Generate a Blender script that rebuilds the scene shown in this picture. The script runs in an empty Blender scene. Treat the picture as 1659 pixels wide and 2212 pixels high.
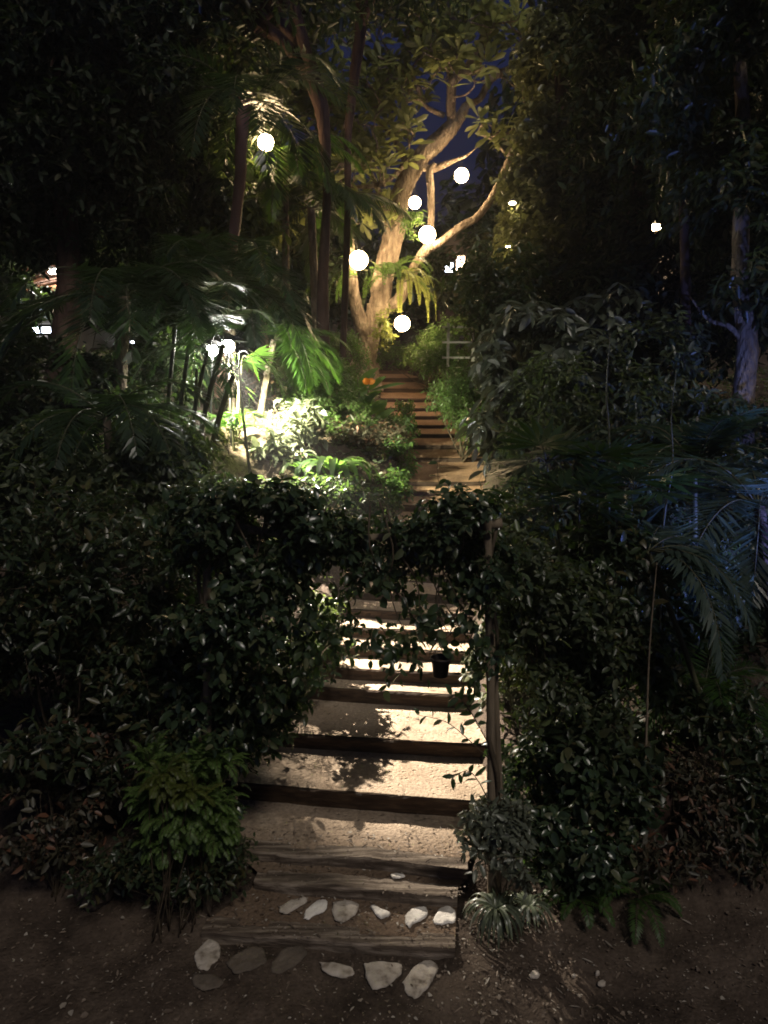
import bpy, math, random
import numpy as np
from mathutils import Vector
random.seed(7); rng = np.random.default_rng(11)
S = bpy.context.scene
COL = S.collection
R = math.radians

# ------------------------------------------------------------------ camera
PITCH = R(10.0); F = 1604.0; H = 3.36
cd = bpy.data.cameras.new('camera'); cam = bpy.data.objects.new('camera', cd); COL.objects.link(cam)
cam.location = (0, 0, H); cam.rotation_euler = (R(90) - PITCH, 0, 0)
cd.sensor_fit = 'VERTICAL'; cd.sensor_height = 36; cd.sensor_width = 27; cd.lens = F / 2212 * 36
cd.clip_start = .05; cd.clip_end = 500
S.camera = cam
cp, sp = math.cos(PITCH), math.sin(PITCH)

def ray(x, y):
    u = (x - 829.5) / F; v = -(y - 1106) / F
    return (u, cp + sp * v, -sp + cp * v)
def P(x, y, Y):                       # photo point at forward distance Y
    d = ray(x, y); t = Y / d[1]
    return np.array([d[0] * t, Y, H + d[2] * t])
def PZ(x, y, z):                      # photo point on the level z
    d = ray(x, y); t = (z - H) / d[2]
    return np.array([d[0] * t, d[1] * t, z])
def px(n, Y): return n / F * Y / cp   # photo pixels -> metres at Y

# ------------------------------------------------------------------ object helpers
def tag(o, label=None, cat=None, group=None, kind=None):
    if label: o['label'] = label
    if cat: o['category'] = cat
    if group: o['group'] = group
    if kind: o['kind'] = kind
    return o
def empty(name, loc, label, cat, group=None):
    o = bpy.data.objects.new(name, None); COL.objects.link(o)
    o.location = Vector([float(c) for c in loc]); o.empty_display_size = .1
    return tag(o, label, cat, group)
def mesh_np(name, V, faces, m, parent=None, smooth=True):
    """V (n,3); faces: list of (k,4) / (k,3) int arrays"""
    V = np.asarray(V, dtype=np.float64)
    q_ = parent
    while q_ is not None: V = V - np.array(q_.location); q_ = q_.parent
    me = bpy.data.meshes.new(name)
    me.vertices.add(len(V)); me.vertices.foreach_set('co', V.astype(np.float32).ravel())
    faces = [np.asarray(f, dtype=np.int32) for f in faces if len(f)]
    nl = sum(f.size for f in faces); npoly = sum(len(f) for f in faces)
    me.loops.add(nl); me.polygons.add(npoly)
    me.loops.foreach_set('vertex_index', np.concatenate([f.ravel() for f in faces]))
    st = []; c = 0
    for f in faces:
        k = f.shape[1]; st.append(c + np.arange(len(f)) * k); c += f.size
    me.polygons.foreach_set('loop_start', np.concatenate(st).astype(np.int32))
    me.polygons.foreach_set('use_smooth', np.full(npoly, smooth))
    me.update(calc_edges=True); me.validate()
    if m: me.materials.append(m)
    o = bpy.data.objects.new(name, me); COL.objects.link(o)
    if parent is not None: o.parent = parent
    return o
class MB:
    """collects pieces of ONE mesh"""
    def __init__(s): s.V = []; s.F4 = []; s.F3 = []; s.n = 0
    def add(s, V, F4=None, F3=None):
        V = np.asarray(V, float).reshape(-1, 3)
        if F4 is not None and len(F4): s.F4.append(np.asarray(F4, int) + s.n)
        if F3 is not None and len(F3): s.F3.append(np.asarray(F3, int) + s.n)
        s.V.append(V); s.n += len(V)
    def build(s, name, m, parent=None, smooth=True):
        if not s.V: return None
        f = []
        if s.F4: f.append(np.concatenate(s.F4))
        if s.F3: f.append(np.concatenate(s.F3))
        return mesh_np(name, np.concatenate(s.V), f, m, parent, smooth)
def spline(pts, n):
    pts = np.asarray(pts, float); k = len(pts)
    if k == 2: 
        t = np.linspace(0, 1, n)[:, None]; return pts[0] * (1 - t) + pts[1] * t
    out = []
    for u in np.linspace(0, k - 1.0001, n):
        i = int(u); f = u - i
        p0 = pts[max(i - 1, 0)]; p1 = pts[i]; p2 = pts[min(i + 1, k - 1)]; p3 = pts[min(i + 2, k - 1)]
        out.append(.5 * ((2 * p1) + (-p0 + p2) * f + (2 * p0 - 5 * p1 + 4 * p2 - p3) * f * f + (-p0 + 3 * p1 - 3 * p2 + p3) * f ** 3))
    return np.array(out)
def tube(mb, pts, rad, sides=8, n=None, rough=0.0, rings=0.0, cap=True):
    """pts (k,3), rad (k,) -> smooth tapering tube"""
    pts = np.asarray(pts, float); rad = np.asarray(rad, float)
    if n is None: n = max(3, (len(pts) - 1) * 3 + 1)
    Q = spline(np.c_[pts, rad], n); C = Q[:, :3]; r = np.maximum(Q[:, 3], .0008)
    T = np.gradient(C, axis=0); T /= np.linalg.norm(T, axis=1)[:, None] + 1e-9
    ref = np.array([0, 1, 0.]) if abs(T[0][1]) < .8 else np.array([1., 0, 0])
    a = np.cross(T, ref); a /= np.linalg.norm(a, axis=1)[:, None] + 1e-9
    b = np.cross(T, a)
    th = np.linspace(0, 2 * np.pi, sides, endpoint=False)
    rr = r[:, None] * np.ones(sides)
    if rough: rr = rr * (1 + rough * (rng.random((n, sides)) - .5) * 2)
    if rings: rr = rr * (1 + rings * ((np.arange(n) % 3) == 0))[:, None]
    V = C[:, None, :] + rr[:, :, None] * (np.cos(th)[None, :, None] * a[:, None, :] + np.sin(th)[None, :, None] * b[:, None, :])
    i = np.arange(n - 1)[:, None] * sides; j = np.arange(sides)[None, :]; j2 = (j + 1) % sides
    f = np.stack([i + j, i + j2, i + sides + j2, i + sides + j], -1).reshape(-1, 4)
    V = V.reshape(-1, 3); f3 = []
    if cap:
        V = np.vstack([V, C[:1], C[-1:]]); k = len(V)
        jj = np.arange(sides); f3 = np.vstack([np.c_[jj, np.full(sides, k - 2), (jj + 1) % sides],
                                              np.c_[(n - 1) * sides + (jj + 1) % sides, np.full(sides, k - 1), (n - 1) * sides + jj]])
    mb.add(V, f, f3)
def sphere(mb, c, r, seg=20, ring=12, sq=(1, 1, 1), lump=0.0):
    V = [[0, 0, 1]]
    for i in range(1, ring):
        a = math.pi * i / ring
        for j in range(seg):
            b = 2 * math.pi * j / seg
            V.append([math.sin(a) * math.cos(b), math.sin(a) * math.sin(b), math.cos(a)])
    V.append([0, 0, -1]); V = np.array(V)
    if lump: V = V * (1 + lump * np.sin(V[:, :1] * 5 + c[0] * 9) * np.cos(V[:, 1:2] * 4 + 2) + lump * .6 * np.sin(V[:, 2:3] * 9 + V[:, :1] * 7))
    V = V * np.array(sq) * r + np.array(c)
    f4 = []; f3 = []
    for i in range(ring - 2):
        for j in range(seg):
            a = 1 + i * seg + j; b = 1 + i * seg + (j + 1) % seg
            f4.append([a, a + seg, b + seg, b])
    k = len(V) - 1
    for j in range(seg):
        f3.append([0, 1 + j, 1 + (j + 1) % seg]); f3.append([k, k - seg + (j + 1) % seg, k - seg + j])
    mb.add(V, f4, f3)
def box(mb, c, s, rz=0.0, rx=0.0):
    V = np.array([[x, y, z] for x in (-.5, .5) for y in (-.5, .5) for z in (-.5, .5)]) * np.array(s)
    cx, sx = math.cos(rx), math.sin(rx); V = V @ np.array([[1, 0, 0], [0, cx, sx], [0, -sx, cx]])
    cz, sz = math.cos(rz), math.sin(rz); V = V @ np.array([[cz, sz, 0], [-sz, cz, 0], [0, 0, 1]])
    mb.add(V + np.array(c), [[0, 1, 3, 2], [4, 6, 7, 5], [0, 4, 5, 1], [2, 3, 7, 6], [0, 2, 6, 4], [1, 5, 7, 3]])
def norm(a): return a / (np.linalg.norm(a, axis=-1, keepdims=True) + 1e-9)

# ------------------------------------------------------------------ materials
def newmat(name):
    m = bpy.data.materials.new(name); m.use_nodes = True
    nt = m.node_tree; b = nt.nodes['Principled BSDF']; return m, nt, b
def nd(nt, t, **k):
    n = nt.nodes.new(t)
    for a, v in k.items():
        if a in n.inputs: n.inputs[a].default_value = v
        else: setattr(n, a, v)
    return n
def ramp(nt, stops):
    r = nt.nodes.new('ShaderNodeValToRGB'); e = r.color_ramp.elements
    while len(e) < len(stops): e.new(.5)
    for q, (p, c) in zip(e, stops): q.position = p; q.color = (*c, 1)
    return r
def leafmat(name, c1, c2, rough=.38, trans=.25, tcol=None, spec=.5, c3=None):
    m, nt, b = newmat(name); L = nt.links
    g = nt.nodes.new('ShaderNodeNewGeometry')
    st = [(0, c1), (.75, c2)] + ([(.97, c3)] if c3 else [(1, c2)])
    r = ramp(nt, st); L.new(g.outputs['Random Per Island'], r.inputs[0])
    tc = nt.nodes.new('ShaderNodeTexCoord'); nz = nd(nt, 'ShaderNodeTexNoise', Scale=14.0)
    L.new(tc.outputs['Object'], nz.inputs['Vector'])
    mx = nd(nt, 'ShaderNodeMixRGB', blend_type='MULTIPLY'); mx.inputs[0].default_value = .55
    L.new(r.outputs[0], mx.inputs[1]); L.new(nz.outputs['Fac'], mx.inputs[2])
    L.new(mx.outputs[0], b.inputs['Base Color'])
    b.inputs['Roughness'].default_value = rough; b.inputs['Specular IOR Level'].default_value = spec
    t = nt.nodes.new('ShaderNodeBsdfTranslucent'); t.inputs[0].default_value = (*(tcol or (c2[0] * 2.2, c2[1] * 2.6, c2[2] * .9)), 1)
    ms = nt.nodes.new('ShaderNodeMixShader'); ms.inputs[0].default_value = trans
    L.new(b.outputs[0], ms.inputs[1]); L.new(t.outputs[0], ms.inputs[2])
    L.new(ms.outputs[0], nt.nodes['Material Output'].inputs[0]); return m
def roughmat(name, stops, scale=6, rough=.85, bump=.4, bscale=25, bdist=.02, stretch=(1, 1, 1), detail=6, spec=.25):
    m, nt, b = newmat(name); L = nt.links
    tc = nt.nodes.new('ShaderNodeTexCoord'); mp = nt.nodes.new('ShaderNodeMapping'); mp.inputs['Scale'].default_value = stretch
    L.new(tc.outputs['Object'], mp.inputs[0])
    nz = nd(nt, 'ShaderNodeTexNoise', Scale=float(scale), Detail=float(detail)); L.new(mp.outputs[0], nz.inputs['Vector'])
    r = ramp(nt, stops); L.new(nz.outputs['Fac'], r.inputs[0]); L.new(r.outputs[0], b.inputs['Base Color'])
    n2 = nd(nt, 'ShaderNodeTexNoise', Scale=float(bscale), Detail=5.0); L.new(mp.outputs[0], n2.inputs['Vector'])
    bp = nd(nt, 'ShaderNodeBump', Strength=bump, Distance=bdist); L.new(n2.outputs['Fac'], bp.inputs['Height']); L.new(bp.outputs[0], b.inputs['Normal'])
    b.inputs['Roughness'].default_value = rough; b.inputs['Specular IOR Level'].default_value = spec; return m
def emit(name, c, s):
    m, nt, b = newmat(name); b.inputs['Base Color'].default_value = (.8, .8, .8, 1)
    b.inputs['Emission Color'].default_value = (*c, 1); b.inputs['Emission Strength'].default_value = s; return m

M = {}
M['dark'] = leafmat('leaf_dark_green', (.03, .046, .024), (.055, .08, .04), .36, .2, c3=(.11, .09, .04))
M['gloss'] = leafmat('leaf_glossy_green', (.032, .052, .03), (.06, .095, .048), .27, .18, spec=.6, c3=(.16, .17, .09))  # the palest leaf colour also stands in for glints
M['tree'] = leafmat('leaf_frangipani', (.11, .13, .045), (.23, .26, .1), .5, .4, tcol=(.45, .5, .16), c3=(.24, .26, .1))
M['grey'] = leafmat('leaf_grey_green', (.09, .11, .08), (.18, .2, .15), .35, .25, tcol=(.3, .33, .2))
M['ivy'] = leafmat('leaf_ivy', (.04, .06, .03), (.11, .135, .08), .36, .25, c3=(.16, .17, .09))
M['greydark'] = leafmat('leaf_dark_glint_colour', (.06, .08, .05), (.16, .19, .13), .3, .25, tcol=(.2, .22, .12), c3=(.5, .54, .45))  # palest leaves are white glints put into the leaf colour
M['palmgrey'] = leafmat('leaf_palm_greyish', (.05, .08, .06), (.1, .14, .11), .28, .3, tcol=(.12, .2, .14), spec=.6)
M['ivylit'] = leafmat('leaf_ivy_lit', (.11, .13, .06), (.24, .26, .13), .34, .3, tcol=(.25, .28, .1), c3=(.24, .25, .12))  # ivy copy with the warm lamp light raised into its colour
M['darkmatte'] = leafmat('leaf_dark_matte', (.016, .028, .014), (.03, .046, .022), .65, .15, spec=.2, c3=(.08, .075, .04))
M['palm'] = leafmat('leaf_palm', (.03, .07, .02), (.06, .12, .03), .36, .4, tcol=(.18, .36, .05))
M['palmdark'] = leafmat('leaf_palm_dark', (.018, .035, .018), (.035, .06, .03), .33, .2)
M['fern'] = leafmat('leaf_fern', (.04, .09, .025), (.08, .15, .04), .45, .4, tcol=(.2, .36, .07))
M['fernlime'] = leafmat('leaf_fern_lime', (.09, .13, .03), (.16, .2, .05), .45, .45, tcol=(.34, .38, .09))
M['bush'] = leafmat('leaf_bright_bush', (.085, .16, .035), (.17, .28, .07), .5, .35, tcol=(.14, .28, .05), c3=(.12, .18, .06))
M['warmleaf'] = leafmat('leaf_brownish', (.04, .042, .024), (.09, .08, .05), .5, .2, tcol=(.14, .12, .06), c3=(.22, .1, .06))
M['litter'] = leafmat('leaf_fallen', (.09, .06, .04), (.26, .2, .15), .7, .1, tcol=(.2, .1, .05), c3=(.5, .45, .38))
M['flower'] = leafmat('petal_orange', (.8, .22, .02), (.9, .32, .03), .5, .3, tcol=(.9, .3, .03))
M['bark'] = roughmat('bark_pale', [(.3, (.12, .09, .065)), (.48, (.27, .21, .155)), (.7, (.45, .37, .28))], 10, .88, 1.0, 22, .09, (1, 1, .35))
M['barkdark'] = roughmat('bark_dark', [(.3, (.035, .02, .016)), (.7, (.1, .06, .045))], 8, .9, .8, 24, .03, (1, 1, .3))
M['barkpink'] = roughmat('palm_shaft', [(.3, (.22, .12, .09)), (.7, (.36, .21, .16))], 8, .6, .4, 18, .02, (1, 1, .2))
M['cane'] = roughmat('cane_green_brown', [(.3, (.05, .05, .03)), (.7, (.11, .11, .06))], 12, .5, .3, 20, .01, (1, 1, .3))
M['stem'] = roughmat('stem_brown', [(.3, (.05, .04, .025)), (.7, (.12, .09, .06))], 20, .7, .3, 40, .01)
M['timber'] = roughmat('sleeper_wood', [(.25, (.022, .013, .008)), (.5, (.055, .034, .02)), (.75, (.11, .072, .045))], 7, .85, .9, 30, .012, (.5, 5, 5))
M['timberpale'] = roughmat('sleeper_wood_bleached', [(.3, (.05, .036, .026)), (.5, (.13, .1, .075)), (.7, (.34, .28, .22))], 5, .8, .9, 34, .012, (.5, 6, 6))
M['timberred'] = roughmat('sleeper_wood_red', [(.25, (.03, .018, .013)), (.5, (.06, .038, .027)), (.75, (.1, .065, .048))], 7, .85, .9, 30, .012, (.5, 5, 5))
M['post'] = roughmat('post_wood', [(.3, (.14, .11, .075)), (.7, (.28, .22, .15))], 8, .8, .6, 30, .01, (5, 5, .4))
M['stone'] = roughmat('limestone', [(.3, (.16, .13, .1)), (.45, (.4, .35, .29)), (.75, (.6, .54, .47))], 14, .8, .7, 30, .02)
M['stonewhite'] = roughmat('limestone_white', [(.3, (.36, .33, .29)), (.6, (.78, .74, .68))], 10, .7, .6, 30, .02)
M['stonedark'] = roughmat('stone_dark', [(.2, (.07, .055, .042)), (.7, (.17, .14, .11))], 9, .85, .8, 26, .02)
M['white'] = roughmat('white_paint', [(.3, (.25, .23, .2)), (.7, (.45, .43, .38))], 6, .6, .2, 20, .005)
M['plaster'] = roughmat('plaster', [(.3, (.42, .36, .3)), (.7, (.55, .48, .4))], 3, .9, .2, 20, .01)
M['tile'] = roughmat('roof_tile', [(.3, (.25, .1, .05)), (.7, (.4, .18, .1))], 5, .8, .5, 12, .03)
M['thatch'] = roughmat('roof_thatch', [(.3, (.12, .08, .04)), (.7, (.25, .17, .1))], 9, .9, .8, 30, .04, (1, 1, 5))
M['metal'] = roughmat('dark_metal', [(.3, (.02, .02, .02)), (.7, (.05, .05, .05))], 9, .45, .1, 20, .002)
M['pot'] = roughmat('black_plastic', [(.3, (.012, .009, .009)), (.7, (.03, .02, .02))], 9, .5, .2, 30, .003)
M['bulb'] = emit('globe_warm', (1, .70, .38), 35)
M['bulbwhite'] = emit('bulb_white', (1, .97, .86), 230)
M['winwarm'] = emit('window_warm', (1, .72, .5), 9)
M['wincool'] = emit('window_cool', (.72, .82, 1), 9)

# earth, with the sand of the lower flight giving way to red earth further up
def earthmat(name, lo, mid, hi, pits, gravel=0.0):
    m, nt, b = newmat(name); L = nt.links
    g = nt.nodes.new('ShaderNodeNewGeometry')
    n1 = nd(nt, 'ShaderNodeTexNoise', Scale=3.2, Detail=8.0, Roughness=.65); L.new(g.outputs['Position'], n1.inputs['Vector'])
    r = ramp(nt, [(.3, lo), (.5, mid), (.72, hi)]); L.new(n1.outputs['Fac'], r.inputs[0])
    out = r.outputs[0]
    n3 = nd(nt, 'ShaderNodeTexNoise', Scale=38.0, Detail=4.0); L.new(g.outputs['Position'], n3.inputs['Vector'])
    r3 = ramp(nt, [(.3, (.62, .62, .62)), (.65, (1.0, 1.0, 1.0))]); L.new(n3.outputs['Fac'], r3.inputs[0])
    mx = nd(nt, 'ShaderNodeMixRGB', blend_type='MULTIPLY'); mx.inputs[0].default_value = .9
    L.new(out, mx.inputs[1]); L.new(r3.outputs[0], mx.inputs[2]); out = mx.outputs[0]
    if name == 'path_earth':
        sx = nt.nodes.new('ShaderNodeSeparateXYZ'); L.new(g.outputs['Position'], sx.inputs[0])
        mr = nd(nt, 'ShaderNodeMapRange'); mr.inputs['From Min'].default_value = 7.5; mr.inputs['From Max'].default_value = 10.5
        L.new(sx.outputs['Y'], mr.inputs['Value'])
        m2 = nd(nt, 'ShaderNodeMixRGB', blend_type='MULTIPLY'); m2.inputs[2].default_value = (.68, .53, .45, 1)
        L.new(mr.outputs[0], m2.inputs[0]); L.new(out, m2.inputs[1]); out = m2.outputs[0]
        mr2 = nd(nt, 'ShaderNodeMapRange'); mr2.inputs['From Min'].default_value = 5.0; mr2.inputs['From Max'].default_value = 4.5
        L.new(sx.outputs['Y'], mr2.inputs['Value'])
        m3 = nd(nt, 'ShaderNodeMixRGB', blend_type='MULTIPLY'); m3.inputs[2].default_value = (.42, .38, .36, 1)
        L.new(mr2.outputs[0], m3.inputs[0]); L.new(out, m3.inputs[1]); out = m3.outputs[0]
    L.new(out, b.inputs['Base Color'])
    v = nd(nt, 'ShaderNodeTexVoronoi', Scale=17.0); L.new(g.outputs['Position'], v.inputs['Vector'])
    vr = ramp(nt, [(.12, (0, 0, 0)), (.3, (1, 1, 1))]); L.new(v.outputs['Distance'], vr.inputs[0])
    b1 = nd(nt, 'ShaderNodeBump', Strength=pits, Distance=.014); L.new(vr.outputs[0], b1.inputs['Height'])
    n2 = nd(nt, 'ShaderNodeTexNoise', Scale=45.0, Detail=6.0); L.new(g.outputs['Position'], n2.inputs['Vector'])
    b2 = nd(nt, 'ShaderNodeBump', Strength=.75, Distance=.02); L.new(n2.outputs['Fac'], b2.inputs['Height']); L.new(b1.outputs[0], b2.inputs['Normal'])
    L.new(b2.outputs[0], b.inputs['Normal']); b.inputs['Roughness'].default_value = .92; b.inputs['Specular IOR Level'].default_value = .15
    return m
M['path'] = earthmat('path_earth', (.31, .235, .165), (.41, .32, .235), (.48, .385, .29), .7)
M['soil'] = earthmat('soil', (.034, .025, .019), (.078, .058, .044), (.14, .107, .082), .3)

# ------------------------------------------------------------------ steps (photo ends of each front top edge, level, riser)
RAW = [  # Lx, Ly, Rx, Ry, z or None, Y (upper), riser
 (434, 2012, 983, 2052, 0.0, None, .055), (548, 1902, 988, 1940, .075, None, .07), (505, 1835, 1010, 1880, .145, None, .07),
 (500, 1694, 1061, 1738, .275, None, .125), (540, 1582, 1035, 1612, .39, None, .115), (670, 1486, 1010, 1505, .515, None, .12),
 (715, 1445, 1023, 1458, .625, None, .105), (730, 1396, 1012, 1411, .73, None, .105), (742, 1356, 1012, 1369, .835, None, .1),
 (752, 1318, 1014, 1330, None, 7.72, .09), (768, 1280, 1018, 1290, None, 8.14, .09), (790, 1238, 1022, 1247, None, 8.56, .09),
 (815, 1190, 1026, 1197, None, 9.02, .09), (842, 1143, 1030, 1148, None, 9.48, .09),
 (868, 1093, 1034, 1094, None, 10.0, .09), (872, 1064, 1036, 1064, None, 10.5, .07), (876, 1043, 1040, 1042, None, 10.85, .07),
 (884, 995, 1052, 986, None, 12.3, .075), (884, 966, 1032, 960, None, 13.0, .08), (872, 941, 1002, 936, None, 13.7, .08),
 (850, 921, 985, 917, None, 14.4, .08), (832, 901, 962, 898, None, 15.1, .085), (830, 883, 948, 881, None, 15.8, .09),
 (828, 862, 940, 861, None, 16.5, .1), (822, 840, 930, 840, None, 17.3, .11), (806, 817, 900, 817, None, 18.2, .12),
 (795, 800, 880, 800, None, 19.2, .12)]
ST = []
for lx, ly, rx, ry, z, Y, rs in RAW:
    if z is None:
        z = P((lx + rx) / 2, (ly + ry) / 2, Y)[2]
        skew = .1 if Y < 10 else .0
        a = P(lx, ly, Y + skew); b = P(rx, ry, Y - skew); a[2] = b[2] = z
    else:
        a = PZ(lx, ly, z); b = PZ(rx, ry, z)
    ST.append((a, b, z, rs if Y is None or Y < 10 else rs * .7))
SY = np.array([(a[1] + b[1]) / 2 for a, b, z, r in ST]); SZ = np.array([z for a, b, z, r in ST]); SR = np.array([r for *_, r in ST])
LY = np.array([a[1] for a, *_ in ST]); LX = np.array([a[0] for a, *_ in ST]); RY = np.array([b[1] for _, b, *_ in ST]); RX = np.array([b[0] for _, b, *_ in ST])
SK = np.array([(a[1] - b[1]) / (b[0] - a[0]) for a, b, *_ in ST])
FOOT = SZ - SR
def sm(t): t = np.clip(t, 0, 1); return t * t * (3 - 2 * t)
def nz3(x, y, s=1.0):
    return (np.sin(x * 2.1 * s + 1.3 * np.sin(y * 1.7 * s)) * np.cos(y * 1.9 * s + .7) + .5 * np.sin(x * 4.7 * s + 2.1) * np.sin(y * 5.3 * s + x * s) + .25 * np.sin(11.3 * x * s + 3 * y * s) * np.cos(9.1 * y * s))
def ground(x, y):
    x = np.asarray(x, float); y = np.asarray(y, float)
    xl = np.interp(y, LY, LX); xr = np.interp(y, RY, RX); cx = (xl + xr) / 2
    sk = np.interp(y, SY, SK)
    ye = y + np.clip(x - cx, -.8, .8) * sk
    z = np.interp(ye, SY, FOOT, left=FOOT[0] - .005)
    z = np.where(ye < SY[0], FOOT[0] - .005 - .03 * np.clip(SY[0] - ye, 0, 3), z)
    far = np.clip(y - SY[-1], 0, 60); z = z + far * .18 - .0
    on = sm((y - 3.9) / .25)                          # the path's own hollow
    inside = np.minimum(x - xl, xr - x)
    z = z + np.interp(ye, SY, SR) * sm(-inside / .1 + .25) * on * sm((y - 4.3) / .3) * .9
    z = z - .045 * sm((inside + .0) / .05) * on
    dl = np.clip(xl - .02 - x, 0, 40); dr = np.clip(x - xr - .02, 0, 40)
    f = sm((y - 4.6) / 1.6); f2 = sm((y - 4.2) / 1.2)
    hl = .20 * sm(dl / .22) * sm((y - 4.75) / .7) + f * (.36 * np.minimum(dl, 3) + .12 * np.clip(dl - 3, 0, 20)) * np.interp(y, [4, 7, 10, 20], [.25, .9, 1, .5])
    hr = .12 * sm(dr / .25) * f2 + f * (.16 * np.minimum(dr, 4))
    z = z + .010 * nz3(x, y, 5.0) * (1 - on * sm((inside + .05) / .1)) + .006 * nz3(x + 3, y, 11.0) * (1 - on * sm((inside + .05) / .1))
    amp = .02 + .05 * sm((dl + dr) / .6) * f
    return z + hl + hr + amp * nz3(x, y, 1.6) * sm((dl + dr) / .15 + (1 - on))
def gz(x, y): return float(ground(x, y))

def grow(a, b, s0, k):
    out = [a]; s = s0
    while out[-1] < b: out.append(out[-1] + s); s *= k
    return out
xs = np.array(sorted(set([-v for v in grow(2.6, 45, .1, 1.09)] + list(np.arange(-2.6, 2.6, .045)) + grow(2.6, 45, .1, 1.09))))
ys = np.array(list(np.arange(-3, 3, .25)) + list(np.arange(3, 10.5, .045)) + grow(10.5, 90, .09, 1.025))
X, Y_ = np.meshgrid(xs, ys); Z = ground(X, Y_)
near = (Y_ < 12)
Z = Z + np.where(near, .006 * np.sin(X * 31 + 3 * np.sin(Y_ * 23)) * np.cos(Y_ * 37), 0)
n, m_ = X.shape; idx = np.arange(n * m_).reshape(n, m_)
mesh_np('ground', np.c_[X.ravel(), Y_.ravel(), Z.ravel()], [np.stack([idx[:-1, :-1], idx[:-1, 1:], idx[1:, 1:], idx[1:, :-1]], -1).reshape(-1, 4)], M['soil'])['kind'] = 'structure'

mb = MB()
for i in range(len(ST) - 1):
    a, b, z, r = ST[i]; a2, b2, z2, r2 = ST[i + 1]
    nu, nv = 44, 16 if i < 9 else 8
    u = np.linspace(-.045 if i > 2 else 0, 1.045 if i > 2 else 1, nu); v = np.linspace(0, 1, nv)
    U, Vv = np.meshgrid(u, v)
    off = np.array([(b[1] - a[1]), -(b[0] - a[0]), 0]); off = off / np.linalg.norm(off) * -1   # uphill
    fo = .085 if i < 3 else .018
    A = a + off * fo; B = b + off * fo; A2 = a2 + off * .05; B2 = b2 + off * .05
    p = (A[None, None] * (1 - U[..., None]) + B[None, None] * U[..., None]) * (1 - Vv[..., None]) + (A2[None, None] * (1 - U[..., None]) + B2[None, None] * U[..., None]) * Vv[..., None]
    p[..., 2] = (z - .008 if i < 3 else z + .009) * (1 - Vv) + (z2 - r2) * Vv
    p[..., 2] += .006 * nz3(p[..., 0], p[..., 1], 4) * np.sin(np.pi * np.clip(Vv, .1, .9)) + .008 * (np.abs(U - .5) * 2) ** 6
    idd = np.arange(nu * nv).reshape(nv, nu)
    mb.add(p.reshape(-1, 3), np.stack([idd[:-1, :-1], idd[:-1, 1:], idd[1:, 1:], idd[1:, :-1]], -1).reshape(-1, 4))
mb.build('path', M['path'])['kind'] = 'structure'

ORD = ['bottom', 'second lowest', 'third lowest', 'fourth', 'fifth', 'sixth', 'seventh', 'eighth', 'ninth', 'tenth', 'eleventh', 'twelfth', 'thirteenth',
       'fourteenth', 'fifteenth', 'sixteenth', 'seventeenth', 'eighteenth', 'nineteenth', 'twentieth', 'twenty-first', 'twenty-second', 'twenty-third', 'twenty-fourth', 'twenty-fifth', 'twenty-sixth', 'topmost']
SL = {0: 'bottom step timber, low and weathered pale, just above the nearest row of stones', 1: 'second lowest step timber, worn pale top, above the row of six stones',
      2: 'third lowest step timber with a sandy pale top edge', 3: 'dark thick step timber running behind the wooden arch post foot, fourth from the bottom',
      4: 'dark step timber below the brightest tread, fifth from the bottom', 5: 'brown step timber at the lower edge of the lit narrow tread, sixth from the bottom',
      6: 'brown step timber below the hanging pot, seventh from the bottom', 7: 'brown step timber partly hidden by the vine, just above the hanging pot'}
for i, (a, b, z, r) in enumerate(ST):
    d = (b - a); Ln = np.linalg.norm(d); d = d / Ln; up = np.array([0, 0, 1.]); w = np.cross(up, d)   # uphill
    ex = .05 if i > 2 else .0
    ns = 40; dep = .105 if i > 2 else .14
    t = np.linspace(-ex, Ln + ex, ns)
    prof = [(0, -r - .05), (0, -.012), (.012, 0), (dep - .012, 0), (dep, -.012), (dep, -r - .05)]
    V = []
    wa = 1.9 if i < 3 else 1.0; wob = np.cumsum(rng.normal(0, .0016 * wa, ns)); wob -= np.linspace(wob[0], wob[-1], ns); wt = np.cumsum(rng.normal(0, .0013 * wa, ns)); wt -= np.linspace(wt[0], wt[-1], ns)
    for k in range(ns):
        for (q, h) in prof:
            c = a + d * t[k] + w * (q + wob[k] + rng.normal(0, .0012)) + up * (h + (wt[k] if h > -.02 else 0) + rng.normal(0, .001))
            V.append(c)
    V = np.array(V); np_ = len(prof)
    ii = np.arange(ns - 1)[:, None] * np_; jj = np.arange(np_)[None, :]; j2 = (jj + 1) % np_
    f = np.stack([ii + jj, ii + np_ + jj, ii + np_ + j2, ii + j2], -1).reshape(-1, 4)
    e0 = [[0, 1, 2, 3], [0, 3, 4, 5]]; e1 = [[(ns - 1) * np_ + q for q in g[::-1]] for g in e0]
    e = np.vstack([f, e0, e1])
    o = mesh_np('step_timber', V, [e], M['timberpale'] if i < 3 else M['timber'] if i < 15 else M['timberred'], None, False)
    tag(o, SL.get(i, '%s step timber counting up from the bottom of the garden stairs' % ORD[i]), 'step timber', 'timber risers of the garden stairs')

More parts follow.
